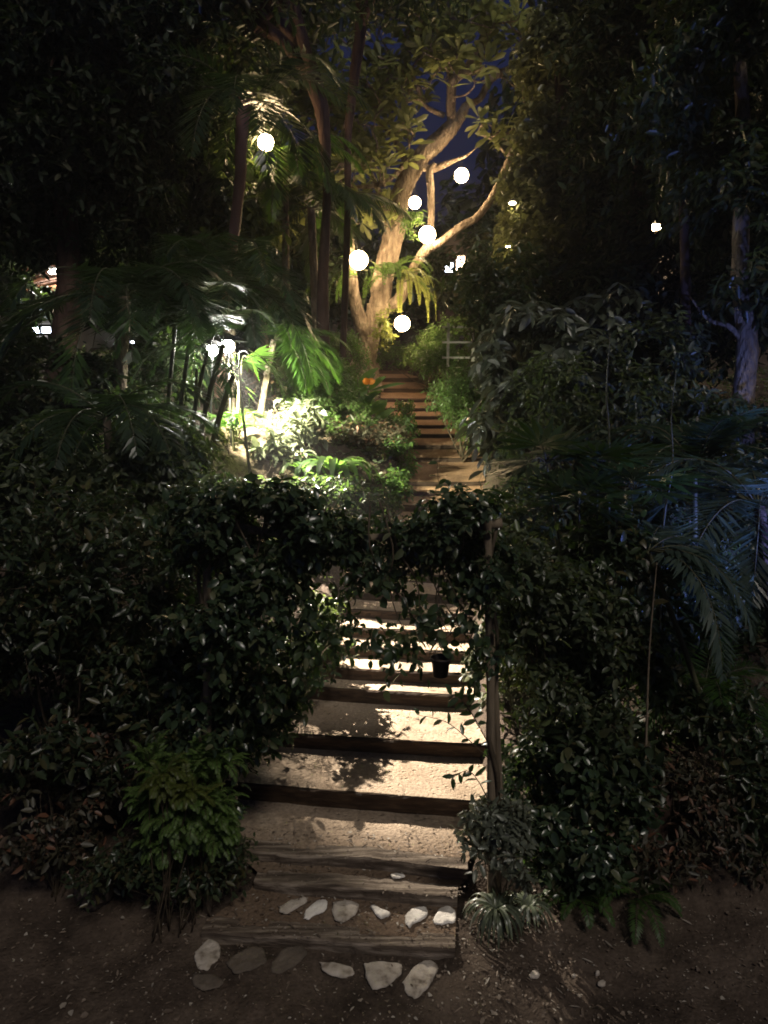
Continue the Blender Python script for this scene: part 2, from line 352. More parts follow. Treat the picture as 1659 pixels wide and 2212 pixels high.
# ------------------------------------------------------------------ stones
def cr3(x, y): return (350 + .5425 * x) / 1.1067, (1950 + .5425 * y) / 1.1067
stones = [
 ([(585,405),(640,375),(700,362),(705,382),(660,410),(620,432),(590,425)], 'stone', 'small grey stone, leftmost of the row between the two lowest timbers'),
 ([(695,455),(700,425),(740,385),(785,370),(798,395),(780,425),(740,440),(715,458)], 'stonewhite', 'brightest white oval stone in the row of six'),
 ([(822,385),(870,375),(925,385),(935,410),(910,445),(870,468),(835,462),(820,430)], 'stone', 'squarish grey stone right of the white oval one'),
 ([(985,400),(1005,396),(1032,412),(1075,430),(1060,447),(1030,454),(1005,430)], 'stonewhite', 'small heart shaped stone between the squarish one and two pale ones'),
 ([(1140,445),(1165,415),(1215,402),(1240,420),(1225,455),(1180,475),(1160,495),(1142,475)], 'stonewhite', 'pale stone tapering to a point, second from right in the row of six'),
 ([(1262,465),(1285,420),(1320,400),(1355,415),(1362,465),(1320,478),(1280,480)], 'stonewhite', 'rounded pale stone at the right end of the row of six'),
 ([(215,600),(270,570),(315,575),(325,610),(290,650),(265,680),(225,660),(212,625)], 'stone', 'pale stone on its own at the left below the bottom timber'),
 ([(350,640),(420,595),(500,590),(530,630),(470,680),(390,700)], 'stonedark', 'dull dark stone right of the lone pale one'),
 ([(545,640),(610,590),(690,590),(700,630),(620,680),(560,690)], 'stonedark', 'dull dark stone in the middle of the nearest row'),
 ([(765,650),(830,650),(900,665),(915,695),(870,715),(820,710),(780,690)], 'stone', 'chipped grey stone left of the big wedge shaped one'),
 ([(960,655),(1040,642),(1120,648),(1122,690),(1080,740),(1020,768),(985,755),(965,700)], 'stone', 'large wedge shaped grey stone below the bottom timber'),
 ([(1130,730),(1160,690),(1215,652),(1280,655),(1275,700),(1235,760),(1190,805),(1150,790)], 'stone', 'long slanting grey stone at the right end of the nearest row'),
 ([(205,695),(300,705),(340,745),(260,775),(205,745)], 'stonedark', 'flat dark stone below the lone pale one'),
 ([(1075,262),(1100,256),(1140,266),(1120,276),(1085,276)], 'stonewhite', 'sliver of white stone lying behind the second lowest timber'),
]
def stone(poly, mat, label, zz=None, hgt=.013):
    pts = []
    for (x, y) in poly:
        w = PZ(x, y, .0)
        for _ in range(4): w = PZ(x, y, (zz if zz is not None else gz(w[0], w[1]) + .01))
        pts.append(w)
    pts = np.array(pts); c = pts.mean(0); k = 36
    loop = spline(np.vstack([pts, pts[:1]]), k + 1)[:k]
    V = []; rings = [(1.0, -.03), (1.0, .3), (.95, .62), (.85, .85), (.66, .97), (.4, 1.0), (.18, 1.02)]
    for s, h in rings:
        for j in range(k):
            q = c + (loop[j] - c) * s * (1 + .03 * math.sin(j * 2.3 + h * 5) + .035 * math.sin(j * 5.1 + c[0] * 40)); V.append([q[0], q[1], c[2] + h * hgt + .003 * math.sin(q[0] * 50 + q[1] * 35) * (h > 0) * (s < .9)])
    V.append([c[0], c[1], c[2] + hgt]); V = np.array(V)
    i = np.arange(len(rings) - 1)[:, None] * k; j = np.arange(k)[None, :]; j2 = (j + 1) % k
    f = np.stack([i + j, i + j2, i + k + j2, i + k + j], -1).reshape(-1, 4)
    l = (len(rings) - 1) * k; f3 = np.c_[l + np.arange(k), l + (np.arange(k) + 1) % k, np.full(k, len(V) - 1)]
    tag(mesh_np('stone', V, [f, f3], M[mat]), label, 'stone', 'stones laid at the foot of the stairs')
for i, (pl, mt, lb) in enumerate(stones):
    zt = None
    if i < 6: zt = .0 + .008
    if i == 13: zt = .085
    stone([cr3(*q) for q in pl], mt, lb, zt)
def cr6(x, y): return (1100 + .4436 * x) / 1.1067, (2000 + .4436 * y) / 1.1067
for (x, y, r, lb) in [(400, 748, 28, 'whitish pebble alone on the bare soil right of the nearest stones'), (762, 795, 22, 'bright round pebble on the dark soil at bottom right'),
                  (740, 742, 12, 'tiny pebble just above the bright round one'), (612, 755, 11, 'tiny pebble midway between the two bigger pebbles')]:
    stone([cr6(x + r * math.cos(t) * (1 + .2 * math.sin(3 * t)), y + r * .8 * math.sin(t)) for t in np.linspace(0, 2 * math.pi, 8, endpoint=False)], 'stone', lb, None, .018)
stone([((0 + .4219 * x + 0) / 1.1067, (1600 + .4219 * y) / 1.1067) for x, y in [(975, 1318), (990, 1306), (1003, 1315), (998, 1330), (982, 1332)]], 'stonewhite', 'tiny white pebble on the dark ground left of the steps', None, .02)

# ------------------------------------------------------------------ leaves
T6 = (np.array([[0, 0, 0], [-.42, .28, .14], [-.36, .66, .1], [0, 1, -.12], [.36, .66, .1], [.42, .28, .14]]), np.array([[0, 1, 2, 3], [0, 3, 4, 5]]))
T10 = (np.array([[0, 0, 0], [0, .34, .0], [0, .68, -.04], [0, 1, -.25], [-.34, .14, .08], [-.5, .42, .16], [-.38, .74, .08], [.34, .14, .08], [.5, .42, .16], [.38, .74, .08]]),
       np.array([[0, 4, 5, 1], [1, 5, 6, 2], [0, 1, 8, 7], [1, 2, 9, 8]]), np.array([[2, 6, 3], [2, 3, 9]]))
TOB = (np.array([[0, 0, 0], [0, .5, .02], [0, 1, -.18], [-.16, .2, .06], [-.4, .55, .12], [-.42, .8, .06], [.16, .2, .06], [.4, .55, .12], [.42, .8, .06]]),
       np.array([[0, 3, 4, 1], [1, 4, 5, 2], [0, 1, 7, 6], [1, 2, 8, 7]]))
TS = (np.array([[0, 0, 0], [-.5, .35, .1], [0, 1, -.3], [.5, .35, .1]]), np.array([[0, 1, 2, 3]]))
BEAM = [(P(492, 748, 9.6), np.array([-1.0, 6.7, 1.0]), .1, .33), (P(492, 748, 9.6), np.array([-.85, 6.0, .62]), .1, .25), (P(492, 748, 9.6), np.array([-.62, 7.1, 1.45]), .12, .75), (P(458, 757, 9.7), P(600, 950, 10.2), .1, .3), (np.array([3.9, 4.6, 2.3]), P(1611, 800, 8.6), .05, .25)]
PRUNE = [(984, 572, 5, 23.8), (970, 590, 3, 23.8), (1003, 558, 3, 23.8), (196, 746, 7, 17), (206, 752, 5, 17), (240, 745, 5, 17), (282, 745, 6, 17), (90, 713, 9, 14.5), (85, 606, 9, 13.9), (110, 610, 7, 13.9), (134, 604, 8, 13.9), (492, 748, 22, 9.6), (458, 757, 20, 9.7), (997, 379, 20, 16.3), (896, 438, 18, 17), (923, 507, 22, 16), (775, 562, 26, 16), (869, 699, 22, 16), (574, 308, 9, 12.8), (952, 1444, 20, 4.25), (540, 800, 30, 8.8), (117, 588, 12, 13.9), (1415, 491, 9, 15)]          # (x, y, radius, Y): leaves trimmed away in front of the lamps so that they shine out
def leaves(mb, Pp, D, N, L, W, T):
    Pp = np.asarray(Pp, float); n = len(Pp)
    if n and PRUNE:
        L = np.broadcast_to(L, (n,)); W = np.broadcast_to(W, (n,)); D = np.broadcast_to(np.asarray(D, float), (n, 3)); N = np.broadcast_to(np.asarray(N, float), (n, 3))
        C = Pp + norm(D) * (L * .5)[:, None]; dep = C[:, 1] * cp - (C[:, 2] - H) * sp; ux = 829.5 + F * C[:, 0] / dep; vy = 1106 - F * (C[:, 1] * sp + (C[:, 2] - H) * cp) / dep
        keep = np.ones(n, bool)
        for (x, y, r_, Yl) in PRUNE: keep &= ~((np.hypot(ux - x, vy - y) < r_ + .35 * L * F / np.maximum(dep, .5)) & (C[:, 1] < Yl + .3) & (rng.random(n) < .985))
        for (a_, b_, r0_, r1_) in BEAM:
            ab = b_ - a_; tt = ((C - a_) @ ab) / (ab @ ab); dd = np.linalg.norm(C - a_ - tt[:, None] * ab, axis=1)
            keep &= ~((tt > -.02) & (tt < 1) & (dd < r0_ + (r1_ - r0_) * tt + .4 * L) & (rng.random(n) < .96))
        Pp, D, N, L, W = Pp[keep], D[keep], N[keep], L[keep], W[keep]; n = len(Pp)
    if n == 0: return
    D = norm(np.asarray(D)); N = np.asarray(N); X = norm(np.cross(D, N)); Zv = np.cross(X, D)
    L = np.broadcast_to(L, (n,)); W = np.broadcast_to(W, (n,))
    t = T[0]; k = len(t)
    V = Pp[:, None] + X[:, None] * (t[None, :, :1] * W[:, None, None]) + D[:, None] * (t[None, :, 1:2] * L[:, None, None]) + Zv[:, None] * (t[None, :, 2:] * W[:, None, None])
    off = (np.arange(n) * k)[:, None, None]
    mb.add(V.reshape(-1, 3), (T[1][None] + off).reshape(-1, 4), (T[2][None] + off).reshape(-1, 3) if len(T) > 2 else None)
def twigs(mb, sb, O, D, tl, k, L, W, T, droop=.25, spread=.9, var=.48, stem=.0, upn=1.0):
    """O,D twig origins/directions; k leaves on each"""
    n = len(O); D = norm(D)
    a = norm(np.cross(D, rng.normal(size=(n, 3)))); b = np.cross(D, a)
    ts = np.broadcast_to(tl, (n,)) * (1 + (rng.random(n) - .5) * .5)
    PP = []; DD = []; NN = []
    for q in range(k):
        f = (q + .6) / k; ang = q * 2.4 + rng.random(n) * .8
        side = a * np.cos(ang)[:, None] + b * np.sin(ang)[:, None]
        p = O + D * (ts * f)[:, None] + np.array([0, 0, -1.]) * (ts * f * f * droop * .6)[:, None]
        dd = D * (1 - spread * (1 - f * .5)) + side * spread + np.array([0, 0, -droop]) + rng.normal(0, .18, (n, 3))
        PP.append(p); DD.append(dd); NN.append(np.array([0, 0, upn]) + rng.normal(0, .55, (n, 3)) + D * .2)
    PP = np.concatenate(PP); DD = np.concatenate(DD); NN = np.concatenate(NN)
    sz = 1 + (rng.random(len(PP)) - .5) * 2 * var
    leaves(mb, PP, DD, NN, L * sz, W * sz, T)
    if stem and sb is not None:
        e = O + D * ts[:, None] + np.array([0, 0, -1.]) * (ts * droop * .6)[:, None]
        th = np.array([0, 2.1, 4.2]); c = np.cos(th); s_ = np.sin(th)
        ring = a[:, None] * c[None, :, None] + b[:, None] * s_[None, :, None]
        V = np.concatenate([O[:, None] - D[:, None] * .0 + ring * stem, e[:, None] + ring * stem * .4], 1)
        off = (np.arange(n) * 6)[:, None, None]
        sb.add(V.reshape(-1, 3), (np.array([[0, 1, 4, 3], [1, 2, 5, 4], [2, 0, 3, 5]])[None] + off).reshape(-1, 4))
def blobpts(blobs, n, shell=.5, clump=.0, cs=2.2, cseed=0.0):
    w = np.array([b[3] for b in blobs], float); w /= w.sum()
    O = []; D = []
    for (c, r, _, wt), q in zip([(b[0], b[1], None, b[3]) for b in blobs], w):
        k = max(1, int(n * q * (1 + clump)))
        v = norm(rng.normal(size=(k, 3))); rad = (shell + (1 - shell) * rng.random(k)) ** .6
        bump = 1 + .22 * np.sin(v[:, 0] * 5 + c[0] * 3 + cseed) * np.cos(v[:, 2] * 6 + c[2]) + .12 * np.sin(v[:, 1] * 9 + v[:, 2] * 8)
        p = np.array(c) + v * (rad * bump)[:, None] * np.array(r)
        if clump:
            s = cs
            g = np.sin(p[:, 0] * s * 2.3 + cseed) * np.cos(p[:, 2] * s * 2.7 + 1) + .7 * np.sin(p[:, 1] * s * 2.1 + p[:, 2] * s * 1.3 + 2) + .4 * np.sin(p[:, 0] * s * 5.1) * np.sin(p[:, 2] * s * 4.7)
            keep = g > np.quantile(g, clump / (1 + clump)); p = p[keep]; v = v[keep]
        O.append(p); D.append(v)
    return np.concatenate(O), np.concatenate(D)
def B(x, y, Y, rx, ry, rz, w=None):
    a = px(rx, Y); b = px(ry, Y); return (P(x, y, Y), (a, rz, b), None, w or a * b)
def plant(name, label, cat, base, blobs, n, k, tl, L, W, mat, T=T6, droop=.25, spread=.9, clump=.6, cs=2.2, stem=.003, stems=10, srad=.015, stemmat='stem', group=None, shell=.45, up=.35, upn=1.0, trunk=None):
    e = empty(name, base, label, cat, group)
    mb = MB(); sb = MB()
    O, D = blobpts(blobs, n, shell, clump, cs, random.random() * 6)
    D = norm(D + np.array([0, 0, up]) + rng.normal(0, .35, D.shape))
    twigs(mb, sb, O, D, tl, k, L, W, T, droop, spread, stem=stem, upn=upn)
    base = np.array(base)
    for i in range(stems):
        q = O[rng.integers(len(O))]
        mid = base + (q - base) * .5 + rng.normal(0, .08, 3) * np.linalg.norm(q - base) * .5; mid[2] += .08 * abs(q[2] - base[2])
        st = base + np.array([rng.normal(0, srad * 3), rng.normal(0, srad * 3), -.03])
        tube(sb, [st, mid, q], [srad, srad * .7, srad * .25], 6, 8)
    mb.build('foliage', M[mat], e)
    if trunk: trunk(sb)
    sb.build('stem', M[stemmat], e)
    return e

def frond(mb, sb, base, d0, length, droop=.6, leaf=.3, lw=.022, n=34, vee=.35, hang=.35, rr=.008, twist=0.0, start=.12, side0=None):
    """pinnate palm frond arching from base"""
    d = norm(np.array(d0, float)); pts = [np.array(base, float)]; step = length / 14
    for i in range(14):
        pts.append(pts[-1] + d * step); d = norm(d + np.array([0, 0, -droop / 14 * (1 + i / 10)]))
    C = np.array(pts)
    tube(sb, C[::2], np.linspace(rr, rr * .3, len(C[::2])), 5, 15)
    t = np.linspace(start, .995, n); Q = spline(C, 60); ii = np.clip((t * 59).astype(int), 0, 58)
    p = Q[ii]; T_ = norm(Q[ii + 1] - Q[ii]); side = np.cross(T_, [0, 0, 1.])
    if side0 is not None: side = np.where(np.linalg.norm(side, axis=1)[:, None] < .2, np.array(side0), side)
    side = norm(side)
    up = np.cross(side, T_)
    prof = np.sin(np.pi * np.clip(t * .85 + .13, 0, 1)) ** .6
    for s in (-1, 1):
        dd = side * s + T_ * (.35 + .7 * t)[:, None] + up * vee + np.array([0, 0, -hang]) + rng.normal(0, .07, p.shape)
        leaves(mb, p, dd, up + rng.normal(0, .12, p.shape) + side * s * .3, leaf * prof * (1 + rng.normal(0, .07, n)), lw, TS)
def fan(mb, sb, base, d, r=.45, n=16, spanw=250, w=.05, nrm=(0, 0, 1), droop=.15, stalk=None, rr=.006, split=.25):
    """fan palm leaf: blades radiating from one point"""
    d = norm(np.array(d, float)); nrm = norm(np.array(nrm, float)); x = norm(np.cross(d, nrm)); nr = np.cross(x, d)
    if stalk is not None: tube(sb, [stalk, (np.array(stalk) + base) / 2 + np.array([0, 0, .04]), base], [rr, rr * .8, rr * .6], 5, 7)
    a = np.radians(np.linspace(-spanw / 2, spanw / 2, n)) + rng.normal(0, .025, n)
    dd = d[None] * np.cos(a)[:, None] + x[None] * np.sin(a)[:, None] - nr[None] * .12 + np.array([0, 0, -droop])
    leaves(mb, np.repeat(np.array(base, float)[None], n, 0), dd, np.repeat(nr[None], n, 0) + rng.normal(0, .08, (n, 3)), r * (1 - .3 * (np.abs(a) / 2.6) ** 2) * (1 + rng.normal(0, .05, n)), w, (TS[0] * np.array([1, 1, .5]) + np.array([[0, 0, 0], [0, .2, 0], [0, 0, 0], [0, .2, 0]]), TS[1]))

# ------------------------------------------------------------------ garden arch and its climbing vine (nearest things)
def onground(x, Y, dz=0.0):
    """world point on the ground under photo column x at forward distance Y"""
    z = 0.5
    for _ in range(6):
        t = Y / (cp * 1.0); # depth along the axis
        depth = Y * cp + (H - z) * sp
        wx = (x - 829.5) / F * depth; z = gz(wx, Y)
    return np.array([wx, Y, z + dz])
AY = 4.28
e = empty('garden_arch', onground(750, AY), 'rough wooden pole arch spanning the lower steps, carrying the vine', 'garden arch')
for x, top in ((1062, 1100), (446, 1090)):
    g = onground(x + (2 if x > 500 else 0), AY); t_ = P(x - (10 if x > 500 else 0), top, AY); mb = MB()
    tube(mb, [g - [0, 0, .1], (g + t_) / 2 + [.006, 0, 0], t_], [.029, .027, .024], 10, 26, rough=.08)
    mb.build('post', M['post'], e)
mb = MB(); tube(mb, [P(425, 1125, AY + .03), P(740, 1165, AY + .05), P(1085, 1130, AY + .03)], [.028, .026, .028], 8, 16, rough=.06); mb.build('crossbar', M['post'], e)
mb = MB(); tube(mb, [P(1062, 1250, AY + .05), P(1075, 1600, AY + .06), P(1083, 1760, AY + .08)], [.018, .02, .022], 8, 20, rough=.05); mb.build('side_stake', M['post'], e)

vb = [B(480, 1130, AY, 100, 75, .28), B(590, 1150, AY, 110, 85, .28), B(700, 1185, AY, 100, 66, .26, .009), B(810, 1185, AY, 90, 58, .22, .0066), B(905, 1205, AY, 80, 60, .2, .0055), B(790, 1165, AY, 90, 48, .2, .0085), B(875, 1180, AY, 60, 50, .18, .006), B(700, 1330, AY, 80, 60, .14, .003),
      B(1000, 1180, AY, 90, 100, .24), B(640, 1270, AY, 110, 90, .22, 0.010), B(520, 1290, AY, 100, 100, .25), B(830, 1290, AY, 110, 60, .14, .0042), B(960, 1285, AY, 60, 60, .12, .0032),
      B(530, 1430, AY, 80, 90, .2, .006), B(860, 1370, AY, 48, 50, .1, .0035), B(1050, 1370, AY, 35, 90, .12, .004), B(640, 1390, AY, 60, 60, .14, .0035), B(790, 1360, AY, 30, 45, .08, .0015), B(450, 1590, AY, 55, 110, .14, .008), B(455, 1730, AY, 35, 80, .1, .003)]
def vtrunk(sb):
    for s in (-1, 1):
        x0 = 1066 if s > 0 else 440
        pts = [onground(x0 + 14, AY + .04, -.05)] + [P(x0 + 12 * math.sin(k * 2.2), y, AY + .045 * math.cos(k * 2.2)) for k, y in enumerate(range(1800, 1100, -110))]
        tube(sb, pts, [.016] * 4 + [.012] * (len(pts) - 4), 6, 30)
    for k in range(9):
        x = rng.uniform(450, 1040); pts = [P(x, rng.uniform(1060, 1110), AY)]
        for j in range(4): x += rng.uniform(-60, 60); pts.append(P(x, 1110 + 75 * (j + 1), AY + rng.uniform(-.1, .1)))
        tube(sb, pts, np.linspace(.007, .002, 5), 5, 14)
plant('climbing_vine', 'dense glossy dark vine sprawling over the wooden arch across the lower steps', 'climbing vine', onground(446, AY), vb, 2100, 8, .15, .058, .032, 'gloss', T10, droop=.55, clump=.7, cs=4.0, stem=.0016, stems=0, srad=.008, trunk=vtrunk, up=.1, shell=.1)
def sprig(name, label, pts, k, L, W, mat='gloss', n2=9, cat='sprig', rr=.004, T=T10):
    e = empty(name, pts[0], label, cat); sb = MB(); mb = MB()
    tube(sb, pts, np.linspace(rr, rr * .4, len(pts)), 5, 14)
    C = spline(np.array(pts), 40)
    q = np.linspace(12, 39, n2).astype(int); T_ = norm(np.gradient(C, axis=0))[q]
    side = norm(np.cross(T_, [0, 1, 0])) * np.where(np.arange(n2) % 2, 1, -1)[:, None]
    leaves(mb, C[q], T_ * .5 + side * .8 + np.array([0, 0, -.35]) + rng.normal(0, .2, (n2, 3)), rng.normal(0, .5, (n2, 3)) + [0, -.5, .8], L * (1 + rng.normal(0, .12, n2)), W, T)
    mb.build('foliage', M[mat], e); sb.build('stem', M['stem'], e)
sprig('vine_sprig', 'dangling dark leafy sprig hanging right above the small plant pot', [P(950, 1240, AY - .05), P(945, 1310, AY - .08), P(942, 1370, AY - .08), P(955, 1405, AY - .08)], 0, .085, .05, n2=12, cat='sprig')
sprig('vine_sprig', 'broad leaves drooping under the vine just left of the hanging pot', [P(870, 1280, AY - .05), P(890, 1330, AY - .08), P(925, 1350, AY - .06)], 0, .08, .05, n2=7)
sprig('young_branch', 'thin branch with a few hanging leaves in front of the brightest tread', [P(1058, 1640, AY - .02), P(1020, 1605, AY - .05), P(965, 1560, AY - .1), P(905, 1545, AY - .12)], 0, .065, .028, n2=9, cat='branch')
sprig('young_branch', 'leafy side branch low on the post above the fourth timber', [P(1060, 1740, AY), P(1035, 1690, AY - .05), P(1010, 1665, AY - .08), P(978, 1680, AY - .1)], 0, .085, .03, n2=10, cat='branch')
sprig('young_branch', 'leafy side branch beside the post at the height of the sixth timber', [P(1062, 1620, AY), P(1030, 1560, AY - .04), P(1005, 1520, AY - .06), P(975, 1500, AY - .06)], 0, .08, .036, n2=13, cat='branch')
sprig('upright_twig', 'slim twig with small leaves standing up against the upper path', [P(970, 1150, AY), P(985, 1100, AY), P(950, 1050, AY), P(945, 1000, AY)], 0, .055, .03, n2=8, cat='twig', rr=.003)
sprig('upright_twig', 'bare looking twig tip rising before the long landing, right of the other', [P(1040, 1120, AY), P(1010, 1070, AY), P(985, 1062, AY), P(958, 1045, AY)], 0, .05, .025, n2=6, cat='twig', rr=.003)

# hanging nursery pot
c = P(952, 1440, AY - .1)
e = empty('hanging_pot', c, 'small black plastic plant pot hanging below the vine over the steps', 'plant pot')
mb = MB(); h = .115; k = 28; V = []; pr = [(.030, -.5), (.043, -.5), (.056, .40), (.063, .41), (.064, .5), (.057, .5), (.054, .40), (.04, -.42), (.0, -.42)]
for r_, z_ in pr:
    for j in range(k): V.append([c[0] + r_ * math.cos(2 * math.pi * j / k), c[1] + r_ * math.sin(2 * math.pi * j / k), c[2] + z_ * h])
i = np.arange(len(pr) - 1)[:, None] * k; j = np.arange(k)[None]; j2 = (j + 1) % k
mb.add(V, np.stack([i + j, i + j2, i + k + j2, i + k + j], -1).reshape(-1, 4), np.c_[(np.arange(k) + 1) % k, np.arange(k), np.full(k, len(pr) * k - 1)]); mb.build('pot', M['pot'], e)
mb = MB()
for a in (0, 2.1, 4.2): tube(mb, [c + [.058 * math.cos(a), .058 * math.sin(a), .045], P(950, 1290, AY - .08)], [.0012, .0012], 4, 4)
mb.build('wire', M['metal'], e)
mb = MB(); sphere(mb, c + [0, 0, .018], .05, 14, 6, (1, 1, .3), .1); mb.build('soil_fill', M['soil'], e)

# ------------------------------------------------------------------ near planting
def nearplant(x, Y, *a, **k): return a
plant('shrub', 'dark dense hedge shrub filling the left edge beside the arch', 'shrub', onground(150, 5.0),
      [B(60, 1250, 4.9, 150, 190, .5), B(230, 1240, 4.9, 150, 170, .5), B(120, 1480, 4.8, 190, 160, .45), B(330, 1400, 4.9, 130, 190, .45), B(290, 1560, 4.8, 130, 110, .4)], 2100, 7, .2, .07, .034, 'dark', T6, clump=.6, cs=3, srad=.012)
plant('shrub', 'broad leaved shrub below the vine left of the sixth timber', 'shrub', onground(470, 4.85),
      [B(545, 1480, 4.7, 90, 95, .22), B(470, 1560, 4.7, 80, 80, .22), B(590, 1560, 4.65, 50, 45, .14, .004), B(430, 1440, 4.8, 80, 90, .2)], 620, 7, .16, .075, .036, 'gloss', T10, clump=.5, cs=4, srad=.007, stems=3)
plant('shrub', 'lamp lit small leaved shrub at the left bank beside the lit steps', 'shrub', onground(640, 6.9),
      [B(655, 1330, 6.9, 62, 62, .28), B(600, 1370, 6.8, 60, 60, .25), B(690, 1370, 6.9, 30, 50, .15, .01), B(620, 1450, 6.6, 60, 55, .2)], 700, 8, .15, .06, .028, 'ivy', T6, clump=.5, cs=4, srad=.008, up=.5)
def feathery(name, label, base, blobs, n, L, leafl, lw, mat, cat='bush', up=.6):
    e = empty(name, base, label, cat); mb = MB(); sb = MB(); base = np.array(base)
    O, D = blobpts(blobs, n, .15, .4, 6)
    for p, d in zip(O, D):
        d = norm(d + np.array([0, -.15, up]) + rng.normal(0, .35, 3)); frond(mb, sb, p - d * L * .35, d, L * rng.uniform(.6, 1.25), rng.uniform(.6, 1.8), leafl * rng.uniform(.8, 1.2), lw, 13, .1, .1, .0014)
    for i in range(9): q = O[rng.integers(len(O))]; tube(sb, [base + rng.normal(0, .04, 3) * [1, 1, 0] - [0, 0, .03], (base + q) / 2 + rng.normal(0, .03, 3), q], [.006, .004, .002], 5, 8)
    mb.build('foliage', M[mat], e); sb.build('stem', M['stem'], e)
feathery('feathery_bush', 'bright green feathery bush at the lower left of the steps', onground(410, 4.2),
      [B(390, 1715, 4.12, 105, 78, .22), B(330, 1655, 4.12, 50, 38, .16), B(465, 1770, 4.12, 46, 60, .16), B(455, 1640, 4.14, 60, 36, .14), B(370, 1800, 4.12, 80, 34, .14)], 760, .14, .034, .011, 'bush')
plant('shrub', 'dark low growth on the ground under the feathery bush', 'shrub', onground(400, 4.3), [B(400, 1850, 4.25, 110, 50, .16), B(320, 1880, 4.2, 90, 40, .16), B(480, 1850, 4.3, 40, 55, .12), B(250, 1900, 4.2, 80, 35, .15)], 420, 6, .13, .05, .024, 'dark', T6, clump=.6, cs=4, srad=.005, stems=4)
plant('shrub', 'dim brown tinged shrub on the ground left of the feathery bush', 'shrub', onground(120, 4.4),
      [B(90, 1760, 4.5, 150, 70, .25), B(230, 1720, 4.6, 60, 50, .15), B(180, 1640, 4.7, 160, 60, .25)], 520, 6, .15, .06, .03, 'warmleaf', T6, clump=.8, cs=4, srad=.006)
mb = MB(); c = onground(205, 4.35, .11); sphere(mb, c, .125, 26, 16, (1, .9, 1.05), .08)
tag(mb.build('boulder', M['stonedark']), 'rounded dark boulder half hidden left of the feathery bush', 'boulder')
# leafy sprays on the left bank; the twin lamps throw their shadows onto the treads
LAMP = P(492, 748, 9.6)
for (x, y, zt, k, rr_, nn_, lb) in [(748, 1560, .40, .13, .20, 13, 'leafy spray on the left bank beside the left end of the sixth timber'),
                         (700, 1650, .29, .17, .20, 11, 'leafy spray hanging low over the left bank just above the fifth timber'),
                         (615, 1640, .29, .12, .2, 8, 'small leafy spray at the far left end of the fifth timber'),
                         (640, 1700, .28, .15, .14, 7, 'thin leafy spray nearest the left end of the fourth timber'),
                         (575, 1760, .16, .14, .18, 8, 'lowest leafy spray on the left bank, behind the feathery bush')]:
    T0 = PZ(x, y, zt); c0 = T0 + (LAMP - T0) * k
    b0 = np.array([c0[0] - .45, c0[1] + .1, 0]); b0[2] = gz(b0[0], b0[1])
    plant('leafy_spray', lb, 'leafy spray', b0, [(c0, (rr_, rr_ * .8, rr_ * .5), None, 1)], nn_, 7, .15, .075, .042, 'gloss', T10, droop=.2, clump=.2, cs=4, stem=.002, stems=3, srad=.006)
feathery('highlight_sprigs', 'lighter green ferny sprigs added as highlights on the upper left of the feathery bush', onground(345, 4.1), [B(350, 1670, 3.98, 50, 40, .12), B(410, 1705, 3.95, 40, 32, .1)], 110, .13, .032, .011, 'fernlime', 'sprigs')  # lighter leaf colour stands in for the bright highlights on the bush
# right side, near
plant('shrub', 'dark mixed shrub directly right of the arch post', 'shrub', onground(1150, 4.9),
      [B(1130, 1230, 4.9, 85, 130, .35), B(1220, 1330, 5.0, 110, 120, .4), B(1130, 1450, 4.8, 60, 110, .25), B(1230, 1500, 4.9, 100, 90, .35)], 1600, 7, .17, .06, .032, 'ivy', T6, clump=.8, cs=4, srad=.01)
plant('shrub', 'dark broad leaved shrub midway along the right bed, left of the thin canes', 'shrub', onground(1290, 4.9),
      [B(1300, 1250, 5.2, 100, 110, .3), B(1340, 1430, 5.1, 90, 90, .3), B(1280, 1620, 4.8, 110, 80, .3)], 700, 7, .2, .085, .04, 'dark', T10, clump=.7, cs=3, srad=.01)
plant('shrub', 'low leafy shrub at the foot of the right bed behind the silvery plant', 'shrub', onground(1210, 4.5),
      [B(1190, 1700, 4.6, 100, 85, .25), B(1290, 1730, 4.6, 90, 80, .25), B(1230, 1820, 4.4, 90, 50, .2)], 700, 7, .15, .065, .036, 'gloss', T10, clump=.6, cs=4, srad=.007)
plant('reddish_shrub', 'reddish brown leaved shrub low at the right, below the cane', 'shrub', onground(1470, 4.6),
      [B(1470, 1730, 4.7, 90, 80, .25), B(1420, 1810, 4.5, 80, 50, .2), B(1560, 1790, 4.6, 90, 70, .25)], 560, 6, .15, .06, .022, 'warmleaf', T6, clump=.7, cs=4, srad=.007)
plant('shrub', 'nearly black shrub filling the far lower right corner of the bed', 'shrub', onground(1600, 4.8),
      [B(1580, 1600, 5.0, 120, 110, .35), B(1640, 1740, 4.7, 80, 90, .3), B(1440, 1560, 5.1, 90, 70, .3)], 800, 6, .18, .07, .03, 'dark', T6, clump=.7, cs=3, srad=.008)

